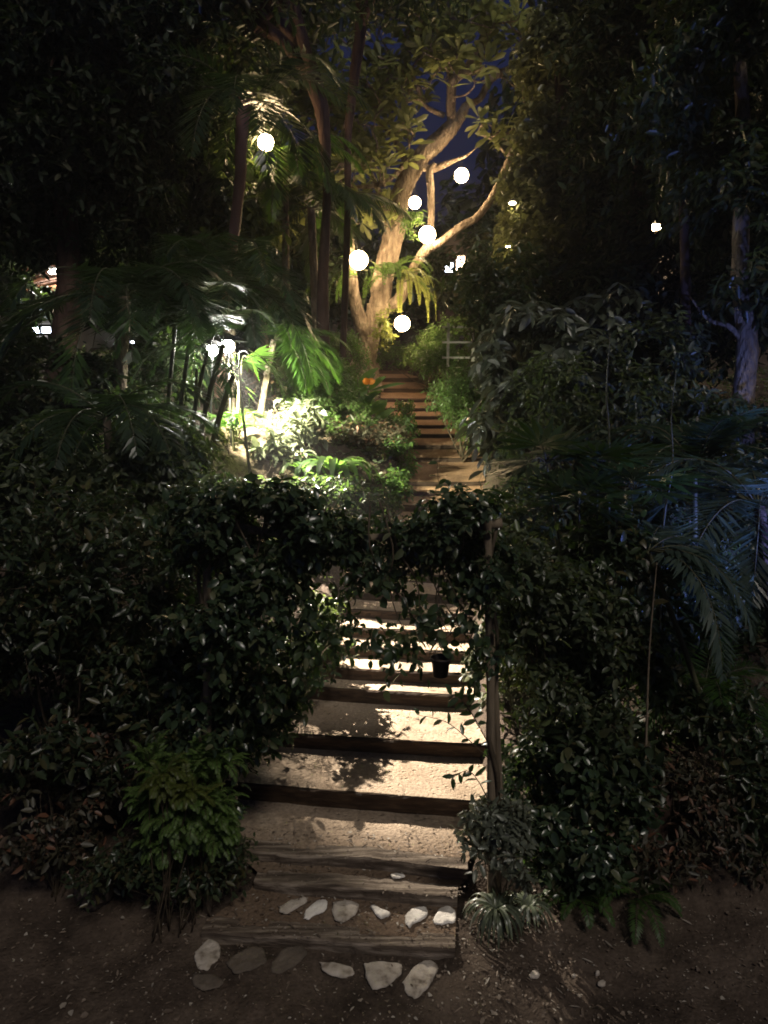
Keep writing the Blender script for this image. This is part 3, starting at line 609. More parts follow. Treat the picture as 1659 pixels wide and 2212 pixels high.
def rosette(name, label, cat, base, n, L, rise, leafkind, mat, w=.03, group=None, droop=1.2, spread=(0, 6.28), leafl=.08, lw=.014, nl=26, hang=.1):
    e = empty(name, base, label, cat, group); mb = MB(); sb = MB(); base = np.array(base)
    for i in range(n):
        a = spread[0] + (spread[1] - spread[0]) * (i + rng.random() * .7) / n; u = rise * (.6 + .8 * rng.random())
        d = np.array([math.cos(a), math.sin(a), u])
        ln = L * rng.uniform(.75, 1.1)
        if leafkind == 'frond': frond(mb, sb, base + rng.normal(0, .01, 3), d, ln, droop, leafl, lw, nl, .15, hang, .003)
        else:      # strap leaf
            q = [base]; dd = norm(d); st = ln / 10
            for k in range(10): q.append(q[-1] + dd * st); dd = norm(dd + np.array([0, 0, -droop / 10 * (1 + k / 6)]))
            q = np.array(q); sd = norm(np.cross(norm(d), [0, 0, 1.])); pw = np.sin(np.pi * np.clip(np.linspace(.12, 1, 11), 0, 1)) ** .6 * w
            pw[-1] = .001; V = np.concatenate([q - sd * pw[:, None], q + np.array([0, 0, -.25]) * pw[:, None], q + sd * pw[:, None]])
            k = np.arange(10); mb.add(V, np.vstack([np.c_[k, k + 11, k + 12, k + 1], np.c_[k + 11, k + 22, k + 23, k + 12]]))
    mb.build('foliage', M[mat], e)
    if sb.V: sb.build('stem', M['stem'], e)
    return e
rosette('silvery_plant', 'silvery strap leaved plant drooping around the foot of the arch post', 'plant', onground(1070, 4.12, .13), 60, .29, 1.2, 'strap', 'greydark', .009, droop=2.4)
rosette('silvery_plant', 'smaller grey green grassy tuft right of the post foot', 'plant', onground(1140, 4.2, .08), 40, .24, 1.0, 'strap', 'greydark', .008, droop=2.0)
plant('silvery_shrub', 'silvery glinting leaves clustered around the post above the grassy tuft', 'shrub', onground(1085, 4.25), [B(1080, 1800, 4.2, 62, 50, .16), B(1100, 1860, 4.15, 45, 35, .12, .003)], 200, 6, .12, .06, .024, 'grey', T10, clump=.3, cs=5, srad=.005)
rosette('fern', 'green fern with feathery fronds low on the right bed', 'fern', onground(1370, 4.3, .05), 12, .42, 1.0, 'frond', 'fern', leafl=.07, droop=1.3, lw=.014)
rosette('fern', 'small fern left of the greener one, by the bare soil', 'fern', onground(1250, 4.28, .05), 10, .34, 1.0, 'frond', 'fern', leafl=.06, droop=1.4, lw=.012)
rosette('fern', 'bright tipped fern on the left bank at the edge of the seventh timber', 'fern', onground(660, 6.75, .06), 11, .4, .9, 'frond', 'fern', leafl=.08, droop=1.3)
rosette('fern', 'pale fern tufted on the bank left of the lit steps, under the shrub', 'fern', onground(590, 6.4, .05), 9, .4, .9, 'frond', 'fern', leafl=.08, droop=1.3)
rosette('seedling', 'tiny green weed growing on the lit tread above the sixth timber', 'weed', onground(758, 6.72, .0), 9, .06, 1.0, 'strap', 'fern', .008, droop=1)
rosette('weed', 'low pale weed at the right end of the eighth timber', 'weed', onground(1000, 7.35, .0), 12, .2, 1.4, 'strap', 'fernlime', .014, droop=1.4)
plant('shrub', 'brightly lit leaves against the right bank beside the post', 'shrub', onground(1095, 6.2), [B(1100, 1385, 6.2, 38, 45, .18), B(1060, 1460, 6.1, 32, 60, .14), B(1150, 1440, 6.0, 45, 70, .2)], 260, 7, .16, .075, .03, 'grey', T10, clump=.4, cs=4, srad=.006, up=.6)
# stone with a bowl shape on the lit tread, beside the pot
mb = MB(); c = onground(903, 6.83, .03); sphere(mb, c, .05, 16, 10, (1.1, .8, .6), .12); tag(mb.build('clod', M['stonedark']), 'dark lump of earth lying on the lit tread left of the hanging pot', 'clod')

# canes on the right
for i, (pts, r0, lb) in enumerate([
    ([(1396, 1590, 4.6), (1403, 1400, 4.6), (1419, 1215, 4.62)], .0065, 'thin pale cane standing in the middle of the right bed'),
    ([(1430, 1180, 5.4), (1452, 1010, 5.4), (1450, 900, 5.42), (1461, 800, 5.45)], .006, 'tall thin cane above the right bed, catching blue light'),
    ([(1316, 1000, 5.8), (1310, 850, 5.8), (1318, 720, 5.85)], .007, 'thin dark cane rising behind the spiky palm')]):
    q = [P(*p) for p in pts]; q = [onground(pts[0][0] - 6, pts[0][2], -.05)] + q
    mb = MB(); tube(mb, q, [r0 * 1.3] + list(np.linspace(r0 * 1.2, r0 * .5, len(pts))), 8, 48, rings=.3); tag(mb.build('cane', M['post'] if i < 1 else M['cane']), lb, 'cane', 'single canes in the right bed')
# hollow stump and stone ledge in the right bed
mb = MB(); g = onground(1415, 4.75, 0); k = 22; V = []
for r_, z_ in [(.12, -.05), (.105, .08), (.1, .2), (.108, .33), (.088, .335), (.08, .2), (.075, .1), (.001, .09)]:
    for j in range(k):
        a = 2 * math.pi * j / k; V.append([g[0] + r_ * math.cos(a) * (1 + .06 * math.sin(3 * a)), g[1] + r_ * math.sin(a), g[2] + z_ + (.02 * math.sin(2 * a + 1) if z_ > .3 else 0)])
i = np.arange(7)[:, None] * k; j = np.arange(k)[None]; j2 = (j + 1) % k
mb.add(V, np.stack([i + j, i + j2, i + k + j2, i + k + j], -1).reshape(-1, 4)); tag(mb.build('tree_stump', M['barkdark']), 'hollow dark stump standing among the reddish plants at the right', 'stump')
for i, (x, y, w, h) in enumerate([(1478, 1450, 62, 17), (1560, 1472, 72, 18), (1490, 1492, 78, 20), (1585, 1508, 60, 18)]):
    mb = MB(); c = P(x, y, 5.7); V0 = len(mb.V); box(mb, c, (px(w, 5.7), .3, px(h, 5.7)), .04 * (i - 1), 0)
    o = mb.build('ledge_stone', M['stonedark'], None, False); bv = o.modifiers.new('bevel', 'BEVEL'); bv.width = .02; bv.segments = 3
    tag(o, ['upper left flat stone of the dark ledge under the grey palm frond', 'upper right flat stone of the dark ledge', 'lower left flat stone of the dark ledge', 'lower right flat stone of the dark ledge'][i], 'ledge stone', 'stones of the low ledge at the right')

plant('shrub', 'dark shrub mass on the right slope under the spiky palm', 'shrub', onground(1330, 6.6), [B(1180, 1130, 6.4, 100, 70, .5), B(1330, 1170, 6.4, 120, 80, .5), B(1450, 1260, 6.2, 110, 90, .5), B(1330, 1320, 6.2, 110, 80, .4)], 1500, 7, .22, .085, .04, 'ivy', T6, clump=.6, cs=2.6, srad=.01, stems=6)
plant('shrub', 'near black shrub on the right slope behind the blue lit fronds', 'shrub', onground(1600, 7.2), [B(1570, 1080, 7.4, 120, 90, .6), B(1620, 1260, 7.0, 100, 110, .6), B(1500, 1400, 6.6, 110, 70, .5), B(1640, 960, 8, 80, 70, .6), B(1520, 960, 8.2, 80, 70, .6)], 1700, 7, .24, .1, .045, 'dark', T6, clump=.6, cs=2.4, srad=.01, stems=6)
plant('shrub', 'dark low shrubs along the bank above the vine on the left of the path', 'shrub', onground(640, 8.4), [B(560, 1075, 8.2, 120, 30, .4), B(700, 1075, 8.8, 70, 30, .35), B(800, 1100, 8.6, 40, 30, .3), B(470, 1120, 7.4, 90, 50, .4)], 900, 7, .2, .08, .035, 'gloss', T6, clump=.6, cs=3, srad=.008, stems=5)
# ------------------------------------------------------------------ palms on the right
def fanpalm(name, label, base, crowns, mat, n, r, w, blades, span=200, group=None, cat='palm', canesr=.008, updown=.1, mono=None):
    e = empty(name, base, label, cat, group); mb = MB(); sb = MB(); cb = MB(); base = np.array(base)
    for (c, s) in crowns:
        c = np.array(c); q = base + rng.normal(0, .06, 3) * [1, 1, 0]
        tube(cb, [q - [0, 0, .05], (q + c) / 2 + rng.normal(0, .03, 3), c], [canesr, canesr, canesr * .8], 7, 24, rings=.15)
        for i in range(n):
            a = 2 * math.pi * (i + rng.random() * .6) / n; u = rng.uniform(-.15, .9)
            d = norm(np.array([math.cos(a), math.sin(a) * .8, u])); b = c + d * s * rng.uniform(.5, 1.0) * .6
            fan(mb, sb, b, d, r * rng.uniform(.8, 1.15), blades, span, w, (-d[0] * u, -d[1] * u, 1 - abs(u) * .5), updown, c)
    mb.build('foliage', M[mat], e); sb.build('leaf_stalk', M['cane'], e); cb.build('stem', M['cane'], e)
fanpalm('lady_palm', 'spiky dark palm with radiating blades right of the path landing', onground(1290, 5.3), [(P(1180, 1000, 5.2), .35), (P(1290, 1010, 5.3), .4), (P(1250, 1090, 5.1), .35), (P(1370, 1060, 5.4), .4)], 'palmdark', 9, .38, .046, 10, 170)
def palm(name, label, base, crown, n, L, mat, leafl, lw=.03, r=(.08, .06), droop=(1.0, 1.8), trunkmat='bark', rise=(.2, 1.3), az=(0, 6.28), nl=38, hang=.35, group=None, via=None, rr=.01, vee=.3):
    e = empty(name, base, label, 'palm', group); mb = MB(); sb = MB(); tb = MB(); base = np.array(base); crown = np.array(crown)
    pts = [base - [0, 0, .1]] + ([np.array(v) for v in via] if via is not None else [(base + crown) / 2]) + [crown]
    tube(tb, pts, np.linspace(r[0], r[1], len(pts)), 10, 40, rough=.03, rings=.07)
    for i in range(n):
        a = az[0] + (az[1] - az[0]) * (i + rng.random() * .6) / n; u = rng.uniform(*rise)
        frond(mb, sb, crown + np.array([math.cos(a), math.sin(a), 0]) * r[1] * .7, (math.cos(a), math.sin(a), u), L * rng.uniform(.8, 1.1), rng.uniform(*droop), leafl, lw, nl, vee, hang, rr)
    mb.build('fronds', M[mat], e); sb.build('leaf_stalk', M['cane'], e); tb.build('trunk', M[trunkmat], e); return e
palm('feather_palm', 'palm with arching feather fronds lit blue at the right edge', onground(1690, 5.6), P(1640, 1090, 5.6), 17, 1.25, 'palmgrey', .34, .03, (.05, .04), trunkmat='barkdark', nl=34, rr=.008)
palm('feather_palm', 'palm whose blue lit frond droops over the dark ledge', onground(1590, 5.0), P(1400, 1190, 4.9), 8, 1.0, 'palmgrey', .22, .028, (.02, .018), droop=(1.6, 2.4), trunkmat='cane', rise=(.1, .6), az=(-1.2, 1.2), rr=.006)
palm('feather_palm', 'low greyish feather palm behind the thin pale cane', onground(1530, 5.5), P(1520, 1500, 5.4), 9, .75, 'palm', .26, .014, (.03, .02), droop=(.8, 1.6), trunkmat='cane', rise=(.6, 1.6), rr=.005, nl=44)
palm('feather_palm', 'upright dark palm between the tall cane and the blue lit fronds', onground(1500, 6.4), P(1500, 1010, 6.3), 10, 1.1, 'palmdark', .28, .026, (.03, .025), trunkmat='cane', rise=(.8, 2.0))
# trunk lit blue
e = empty('tree', onground(1600, 8.6), 'dark leafy tree at far right with its trunk lit blue', 'tree'); tb = MB()
tube(tb, [onground(1596, 8.6, -.1), P(1606, 860, 8.6), P(1614, 740, 8.6), P(1598, 600, 8.7), P(1606, 300, 8.9), P(1590, 40, 9.2)], [.14, .125, .11, .09, .08, .06], 14, 40, rough=.08)
tube(tb, [P(1612, 745, 8.6), P(1575, 705, 8.6), P(1530, 690, 8.8), P(1490, 640, 9)], [.035, .028, .02, .01], 8, 16, rough=.06)
tb.build('trunk', M['bark'], e); mb = MB()
O, D = blobpts([B(1590, 180, 9, 160, 200, 1.2), B(1620, 500, 9, 110, 160, 1.0)], 2600, .3, .6, 1.6); twigs(mb, None, O, D, .3, 7, .12, .055, T6, .4); mb.build('crown', M['dark'], e)

# ------------------------------------------------------------------ upper right: ivy clad trees, whitish shrub, fence
def tree(name, label, base, trunkpts, rads, blobs, n, L, W, mat, T=T6, k=7, tl=.35, clump=.7, cs=1.4, bark='barkdark', group=None, limbs=9, droop=.35, cat='tree', spread=.9, shell=.35):
    e = empty(name, base, label, cat, group); tb = MB(); mb = MB(); base = np.array(base)
    pts = [base - [0, 0, .15]] + [np.array(p) for p in trunkpts]
    tube(tb, pts, rads, 12, 36, rough=.07)
    O, D = blobpts(blobs, n, shell, clump, cs, random.random() * 6)
    for i in range(limbs):
        q = O[rng.integers(len(O))]; s = np.array(trunkpts[rng.integers(max(1, len(trunkpts) // 2), len(trunkpts))])
        mid = (s + q) / 2 + rng.normal(0, .12, 3); tube(tb, [s, mid, q], [rads[-1] * .6, rads[-1] * .4, .01], 6, 12)
    tb.build('trunk', M[bark], e)
    twigs(mb, tb, O, norm(D + [0, 0, .2] + rng.normal(0, .4, D.shape)), tl, k, L, W, T, droop, spread); mb.build('crown', M[mat], e); return e
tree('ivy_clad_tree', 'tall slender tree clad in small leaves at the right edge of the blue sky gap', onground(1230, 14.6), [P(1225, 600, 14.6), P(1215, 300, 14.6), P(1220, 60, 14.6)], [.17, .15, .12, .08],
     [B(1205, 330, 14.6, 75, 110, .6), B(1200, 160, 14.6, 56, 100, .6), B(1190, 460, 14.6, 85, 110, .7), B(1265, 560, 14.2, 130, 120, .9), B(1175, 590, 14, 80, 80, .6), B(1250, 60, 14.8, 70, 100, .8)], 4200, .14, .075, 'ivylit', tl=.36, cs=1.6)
tree('leafy_tree', 'broad dark leafy tree filling the upper right behind the slender one', onground(1430, 12.5), [P(1395, 600, 12.5), P(1380, 300, 12.5), P(1400, 30, 12.5)], [.2, .17, .13, .09],
     [B(1375, 160, 12.5, 110, 200, 1.3), B(1470, 240, 12.5, 150, 220, 1.4), B(1390, 400, 12, 100, 110, 1.0), B(1330, 690, 11, 120, 90, .9), B(1450, 620, 11.5, 110, 110, 1.0), B(1560, 420, 12, 110, 140, 1.0), B(1620, 100, 12.5, 90, 220, 1.2), B(1600, 620, 12, 100, 120, 1.)], 7500, .14, .065, 'darkmatte', tl=.45)
tree('bare_trunk_tree', 'slim reddish trunk leaning right at the top right', onground(1480, 9.5), [P(1482, 700, 9.5), P(1478, 420, 9.5), P(1492, 210, 9.6), P(1550, 60, 9.8), P(1590, -40, 10)], [.07, .06, .055, .05, .045, .04],
     [B(1580, -60, 9.8, 120, 70, .8)], 300, .13, .06, 'dark')
plant('broad_leaved_shrub', 'shrub with large whitish glinting leaves right of the upper steps', 'shrub', onground(1120, 9.6),
      [B(1110, 800, 9.6, 70, 60, .5), B(1160, 740, 9.6, 90, 70, .6), B(1100, 900, 9.3, 55, 60, .45), B(1230, 800, 9.5, 110, 80, .7), B(1180, 890, 9.3, 90, 60, .6), B(1300, 730, 9.8, 100, 80, .7)], 700, 6, .3, .19, .07, 'greydark', T10, droop=.9, clump=.7, cs=2.4, srad=.015, spread=.8)
plant('shrub', 'small leaved climber mass between the fence and the spiky palm', 'shrub', onground(1240, 8.4),
      [B(1210, 860, 8.6, 90, 70, .6), B(1320, 880, 8.6, 110, 70, .6), B(1400, 800, 9, 90, 90, .6), B(1150, 960, 8, 50, 45, .4), B(1480, 900, 8.6, 80, 90, .6)], 1300, 7, .22, .1, .045, 'ivy', T6, clump=.7, cs=2.4, srad=.012)
plant('shrub', 'dark rounded shrub before the fence at the left end of its rails', 'shrub', onground(1050, 12), [B(1040, 640, 12.5, 70, 60, .6), B(1100, 620, 12, 60, 80, .6), B(1130, 700, 11.5, 50, 60, .5)], 700, 7, .25, .11, .05, 'dark', T6, clump=.5, cs=2.2)
tree('leafy_tree', 'sparse young tree screening the distant house', onground(1010, 19.5), [P(1005, 700, 19.5), P(1000, 600, 19.5)], [.06, .05, .03], [B(985, 590, 19.5, 50, 45, .6), B(1040, 570, 19.5, 40, 60, .6)], 420, .2, .1, 'dark', tl=.35, limbs=5)
e = empty('wooden_fence', onground(1080, 13.2), 'pale post and rail fence glimpsed behind the whitish shrub', 'fence')
FY = 13.2
for x in (968, 1022, 1062, 1112, 1164, 1215, 1268):
    mb = MB(); a = P(x, 698, FY); b = P(x, 792, FY); box(mb, (a + b) / 2, (.045, .045, a[2] - b[2])); mb.build('post', M['white'], e, False)
for y in (706, 739, 772):
    mb = MB(); a = P(955, y, FY - .06); b = P(1275, y + 1, FY - .06); box(mb, (a + b) / 2, (b[0] - a[0], .03, px(4, FY))); mb.build('rail', M['white'], e, False)

# verges of the upper path
plant('verge_shrub', 'soft green ferny shrub bordering the upper path on its right', 'shrub', onground(1000, 12.4), [B(985, 845, 12.3, 42, 42, .5), B(1020, 885, 11.7, 42, 40, .45), B(1040, 920, 11, 28, 28, .35), B(955, 790, 13.8, 35, 36, .5)], 1300, 8, .22, .07, .02, 'bush', TS, droop=.15, clump=.5, cs=3, up=.5)
plant('verge_shrub', 'low dark growth at the far right end of the upper path, under the lamp', 'shrub', onground(940, 17), [B(925, 765, 17, 40, 34, .6), B(975, 740, 16.5, 50, 40, .6), B(870, 768, 20, 70, 16, .5)], 900, 8, .25, .09, .03, 'bush', TS, droop=.15, clump=.5, cs=3, up=.5)
plant('verge_shrub', 'soft green shrub on the left bank between the frangipani trunk and the bright shrub', 'shrub', onground(690, 12.6), [B(700, 840, 12.8, 60, 50, .6), B(650, 880, 12.2, 60, 50, .6), B(735, 900, 12, 50, 45, .5), B(735, 780, 14.5, 45, 45, .6)], 2100, 8, .22, .075, .022, 'bush', TS, droop=.15, clump=.5, cs=3, up=.5)
plant('verge_weeds', 'leafy weeds spilling over the left edge of the upper steps', 'weeds', onground(855, 12.6), [B(865, 925, 12.8, 24, 32, .25), B(868, 890, 13.6, 14, 12, .15, .02), B(850, 1000, 11.2, 36, 42, .35), B(835, 1060, 10.3, 40, 36, .35)], 520, 8, .15, .07, .03, 'fern', T6, droop=.2, clump=.4, cs=4, up=.6)
plant('verge_weeds', 'brownish undergrowth between the bird nest fern and the path', 'weeds', onground(780, 10.8), [B(790, 985, 11.2, 60, 40, .4), B(830, 960, 11.8, 40, 32, .3), B(740, 950, 11.6, 50, 30, .4)], 520, 7, .18, .09, .035, 'warmleaf', T6, clump=.5, cs=4)

# canna with an orange flower
g = onground(785, 12.6); e = empty('canna_plant', g, 'canna lily with broad leaves and one orange flower beside the upper steps', 'canna lily'); mb = MB(); sb = MB(); fb = MB()
for (x, top, w, dx) in [(795, 836, 1, 0), (772, 820, 1, -8), (762, 850, 1, -14), (806, 870, 1, 10), (784, 880, .9, 2), (752, 880, .8, -16), (815, 905, .8, 14)]:
    b0 = g + np.array([rng.normal(0, .06), rng.normal(0, .05), 0]); t_ = P(x, top, 12.6)
    tube(sb, [b0, (b0 + t_) / 2, t_], [.014, .011, .006], 6, 10)
    C = spline([b0, (b0 + t_) / 2, t_], 20)
    for q in range(4):
        p = C[6 + q * 4 if q < 3 else 17]; a = rng.uniform(0, 6.28); d = np.array([math.cos(a) * .7, math.sin(a) * .4, .8 - .5 * rng.random()])
        leaves(mb, p[None], d[None], np.array([[-.3 * d[0], -1, .5]]), .42 * rng.uniform(.7, 1.1), .13, T10)
leaves(mb, np.array([P(800, 845, 12.5)]), np.array([[1, 0, .25]]), np.array([[0, -.6, 1.]]), .62, .11, T10)
mb.build('foliage', M['fern'], e); sb.build('stem', M['cane'], e)
c = P(797, 829, 12.2)
for q in range(7): leaves(fb, c[None], np.array([[math.cos(q * .9), .3 * math.sin(q), .6 + .4 * math.sin(q * 2)]]), np.array([[0, -1, .3]]), .12, .09, T10)
fb.build('flower', M['flower'], e)

# ------------------------------------------------------------------ lit clearing on the left
rosette('birds_nest_fern', 'fern rosette with long pale fronds curling down at the edge of the lit clearing', 'fern', onground(722, 9.8, .12), 20, .85, 1.3, 'strap', 'fern', .055, droop=2.0)
rosette('birds_nest_fern', 'smaller fern rosette left of the larger, nearer the red earth', 'fern', onground(650, 9.7, .1), 13, .5, 1.1, 'strap', 'fern', .04, droop=1.9)
def forked(name, label, cat, base, tops, L, W, mat, n, blob, T=T10, tl=.25, bark='bark', r0=.03, k=7, clump=.3):
    e = empty(name, base, label, cat); sb = MB(); mb = MB(); base = np.array(base)
    for t_ in tops: tube(sb, [base - [0, 0, .05], base * .6 + np.array(t_) * .4 + rng.normal(0, .05, 3), t_], [r0, r0 * .7, r0 * .3], 7, 12, rough=.05)
    O, D = blobpts(blob, n, .1, clump, 4); twigs(mb, sb, O, norm(D + [0, 0, .5]), tl, k, L, W, T, .25, stem=.003)
    mb.build('foliage', M[mat], e); sb.build('stem', M[bark], e)
forked('pale_shrub', 'glaring pale leaved shrub lit by the twin lamps in the clearing', 'shrub', onground(600, 10.3), [P(560, 940, 10.3), P(600, 900, 10.4), P(650, 920, 10.4), P(620, 980, 10.2)], .13, .055, 'grey', 420, [B(565, 955, 10.2, 50, 38, .35), B(620, 925, 10.3, 55, 34, .35), B(600, 985, 10.1, 50, 34, .3), B(670, 912, 10.4, 26, 16, .2, .02)])
forked('forked_shrub', 'thin bare forked stem rising behind the glaring shrub', 'shrub', onground(575, 11.2), [P(540, 855, 11.2), P(570, 850, 11.2), P(556, 880, 11.2)], .1, .04, 'warmleaf', 36, [B(560, 850, 11.2, 50, 30, .2)], r0=.035)
palm('feather_palm', 'seedling palm with white lit leaflets beside the leaning canes', onground(505, 9.7), onground(505, 9.7, .25), 9, .75, 'palm', .2, .022, (.02, .015), trunkmat='cane', rise=(.5, 1.5), rr=.005)
fanpalm('fan_palm', 'small fan palm glowing yellow green below the twin lamps', onground(520, 9.9), [(P(522, 778, 9.9), .28)], 'palm', 7, .42, .045, 20, 240, canesr=.02)
e = empty('cane_palm', onground(430, 8.6), 'clump of leaning ringed palm canes in front of the lit clearing', 'palm'); 
mb = MB(); sb = MB(); tops = []
for (x0, x1, y1, r_) in [(408, 482, 745, .032), (436, 503, 812, .034), (392, 448, 760, .026), (372, 415, 700, .026), (350, 380, 690, .024), (415, 425, 800, .02)]:
    cb = MB(); b0 = onground(x0, 8.6, -.1); t_ = P(x1, y1, 8.8); md = P(x0 + (x1 - x0) * .45, (1050 + y1) / 2, 8.7)
    tube(cb, [b0, md, t_], [r_ * 1.1, r_, r_ * .85], 10, 60, rings=.16); cb.build('cane', M['cane'], e); tops.append(t_)
for t_ in tops:
    mb = MB(); sb = MB()
    for i in range(5):
        a = rng.uniform(0, 6.28); frond(mb, sb, t_, (math.cos(a), math.sin(a), rng.uniform(.4, 1.6)), rng.uniform(.9, 1.4), rng.uniform(1.2, 2.0), .3, .026, 30, .3, .35, .007)
    mb.build('fronds', M['palmdark'], e); sb.build('leaf_stalk', M['cane'], e)
g = onground(545, 9.2); e = empty('fan_palm', g, 'single translucent yellow green fan leaf hanging right below the twin lamps', 'fan palm'); mb = MB(); sb = MB()
for (x, y, dx, r_) in [(540, 768, .25, .36), (508, 775, -.5, .3)]:
    fan(mb, sb, P(x, y, 9.25), (dx, -.1, -1), r_, 20, 215, .04, (0, -1, .25), .0, P(x - 22, y - 6, 9.5), .008)
tube(sb, [g, P(520, 850, 9.45), P(518, 762, 9.5)], [.02, .018, .014], 7, 12)
mb.build('foliage', M['palm'], e); sb.build('stem', M['cane'], e)
# lamps
def bulb_lamp(name, label, c, r, base, mat, group=None, shade=True):
    e = empty(name, base, label, 'lamp', group); mb = MB(); sphere(mb, c, r, 16, 10); mb.build('bulb', M[mat], e)
    mb = MB(); tube(mb, [np.array(base) - [0, 0, .1], (np.array(base) + c) / 2 + [0, .05, 0], np.array(c) + [0, .06, r * 1.1]], [.018, .016, .012], 8, 12); mb.build('pole', M['metal'], e)
    if shade:
        mb = MB(); k = 20; V = []
        for r_, z_ in [(.02, 1.9), (r * 3.0, .75), (r * 3.02, .69), (.02, 1.8)]:
            for j in range(k): V.append([c[0] + r_ * math.cos(2 * math.pi * j / k), c[1] + r_ * math.sin(2 * math.pi * j / k), c[2] + z_ * r])
        i = np.arange(3)[:, None] * k; j = np.arange(k)[None]; j2 = (j + 1) % k; mb.add(V, np.stack([i + j, i + j2, i + k + j2, i + k + j], -1).reshape(-1, 4)); mb.build('shade', M['metal'], e)
bulb_lamp('garden_lamp', 'right one of the pair of dazzling white garden lamps above the clearing', P(492, 748, 9.6), .085, onground(500, 9.75), 'bulbwhite', 'pair of white garden lamps')
bulb_lamp('garden_lamp', 'left one of the pair of dazzling white garden lamps, slightly lower', P(458, 757, 9.7), .075, onground(452, 9.85), 'bulbwhite', 'pair of white garden lamps')

def globe(x, y, r, Y, top, label, mat='bulb'):
    c = P(x, y, Y); rad = px(r * .93, Y); e = empty('globe_lantern', c, label, 'globe lantern', 'round lanterns hanging in the trees'); mb = MB(); sphere(mb, c, rad, 24, 14); mb.build('globe', M[mat], e)
    mb = MB(); tube(mb, [c + [0, 0, rad], P(top[0], top[1], Y + .05)], [.006, .006], 5, 4); mb.build('cord', M['metal'], e)
    mb = MB(); tube(mb, [c + [0, 0, rad * .93], c + [0, 0, rad * 1.2]], [.035, .03], 10, 3); mb.build('cap', M['metal'], e)
TY = 16.6
globe(997, 379, 15, TY - .3, (998, 345), 'warm globe lantern hanging highest, right of the frangipani trunk')
globe(896, 438, 13, TY + .5, (895, 370), 'small warm globe lantern beside the middle of the thick trunk')
globe(923, 507, 18, TY - .5, (925, 430), 'large globe lantern where the right limb meets an upright branch')
globe(775, 562, 20, TY - .7, (752, 480), 'largest globe lantern, hanging left of the trunk over the ferns')
globe(869, 699, 17, TY - .7, (862, 650), 'lowest globe lantern under the drooping fern right of the fork')
globe(574, 308, 17, 12.8, (572, 255), 'globe lantern among dark foliage at the upper left')

# ------------------------------------------------------------------ frangipani tree
g = onground(783, 16.8); e = empty('frangipani_tree', g, 'big forked frangipani tree lit by hanging globe lanterns beside the top of the path', 'tree')
tb = MB()
NODES = []
def limb(pts, rads, Y=16.8, n=None, dY=0.0, sides=12):
    q = [P(x, y, Y + dY * i / max(1, len(pts) - 1)) for i, (x, y) in enumerate(pts)]
    NODES.extend(list(spline(q, len(q) * 6))); tube(tb, q, [px(r * .8, Y) for r in rads], sides, n or len(pts) * 7, rough=.07); return q
q = limb([(788, 790), (796, 740), (806, 700), (815, 660)], [29, 26, 25, 26]); 
tube(tb, [g - [0, 0, .2], (g + P(788, 790, 16.8)) / 2, P(789, 780, 16.8)], [px(44, 16.8), px(36, 16.8), px(28, 16.8)], 14, 14, rough=.08)
limb([(797, 745), (785, 715), (772, 672), (764, 630), (759, 580), (757, 540), (748, 498), (736, 465), (722, 440), (700, 410)], [22, 20, 17, 15, 13, 12, 11, 11, 10, 7], dY=-.6)
limb([(818, 690), (834, 666), (862, 646), (878, 610), (902, 568), (922, 539), (951, 524), (995, 490), (1029, 470), (1060, 431), (1084, 382), (1110, 322), (1130, 280), (1140, 262)], [20, 15, 15, 14, 13, 13, 10, 10, 9, 9, 8, 8, 7, 4], dY=-.8)
limb([(812, 700), (822, 650), (826, 603), (846, 529), (858, 456), (868, 415), (887, 373), (916, 333), (950, 302), (975, 275), (985, 262)], [26, 28, 28, 27, 26, 25, 24, 23, 22, 19, 15])
limb([(980, 272), (974, 240), (975, 211), (977, 180), (992, 163), (1012, 158), (1042, 152)], [15, 12, 12, 12, 11, 8, 6], dY=-.3)
limb([(980, 275), (998, 246), (1008, 228), (1036, 214), (1054, 180), (1070, 163), (1095, 151), (1132, 132), (1166, 136), (1180, 150)], [14, 13, 10, 8, 9, 10, 8, 8, 8, 4], dY=.4)
limb([(977, 175), (966, 140), (960, 113), (972, 70), (990, 35), (1000, -10), (1004, -60)], [9, 7, 7, 7, 7, 6, 5], dY=.4)
limb([(1004, 160), (1030, 110), (1056, 70), (1070, 30), (1100, -30)], [6, 6, 6, 5, 4], dY=.6)
limb([(921, 535), (930, 490), (931, 450), (931, 410), (928, 372), (940, 352)], [11, 9, 9, 9, 9, 6], dY=-.3)
limb([(905, 352), (930, 366), (958, 356), (985, 345), (1008, 336), (1030, 318)], [12, 9, 8, 5, 3, 1.2], dY=-.4)
limb([(905, 340), (885, 340), (872, 356), (855, 376), (828, 395), (786, 404), (740, 400)], [10, 7, 7, 6, 6, 5, 3], dY=-.3)
limb([(960, 250), (915, 225), (895, 170), (870, 152), (833, 130)], [7, 5, 5, 4, 3], dY=-.5)
limb([(850, 500), (820, 420), (780, 330), (740, 250)], [8, 7, 6, 4], dY=.9)
limb([(1100, 340), (1060, 300), (1030, 290)], [3, 3, 2], dY=-.2); limb([(1130, 285), (1120, 272), (1090, 290), (1055, 268)], [4, 3, 3, 2], dY=-.2)
limb([(885, 376), (850, 300), (812, 250), (790, 190)], [7, 6, 5, 3], dY=.4)
fb = MB(); sb = tb
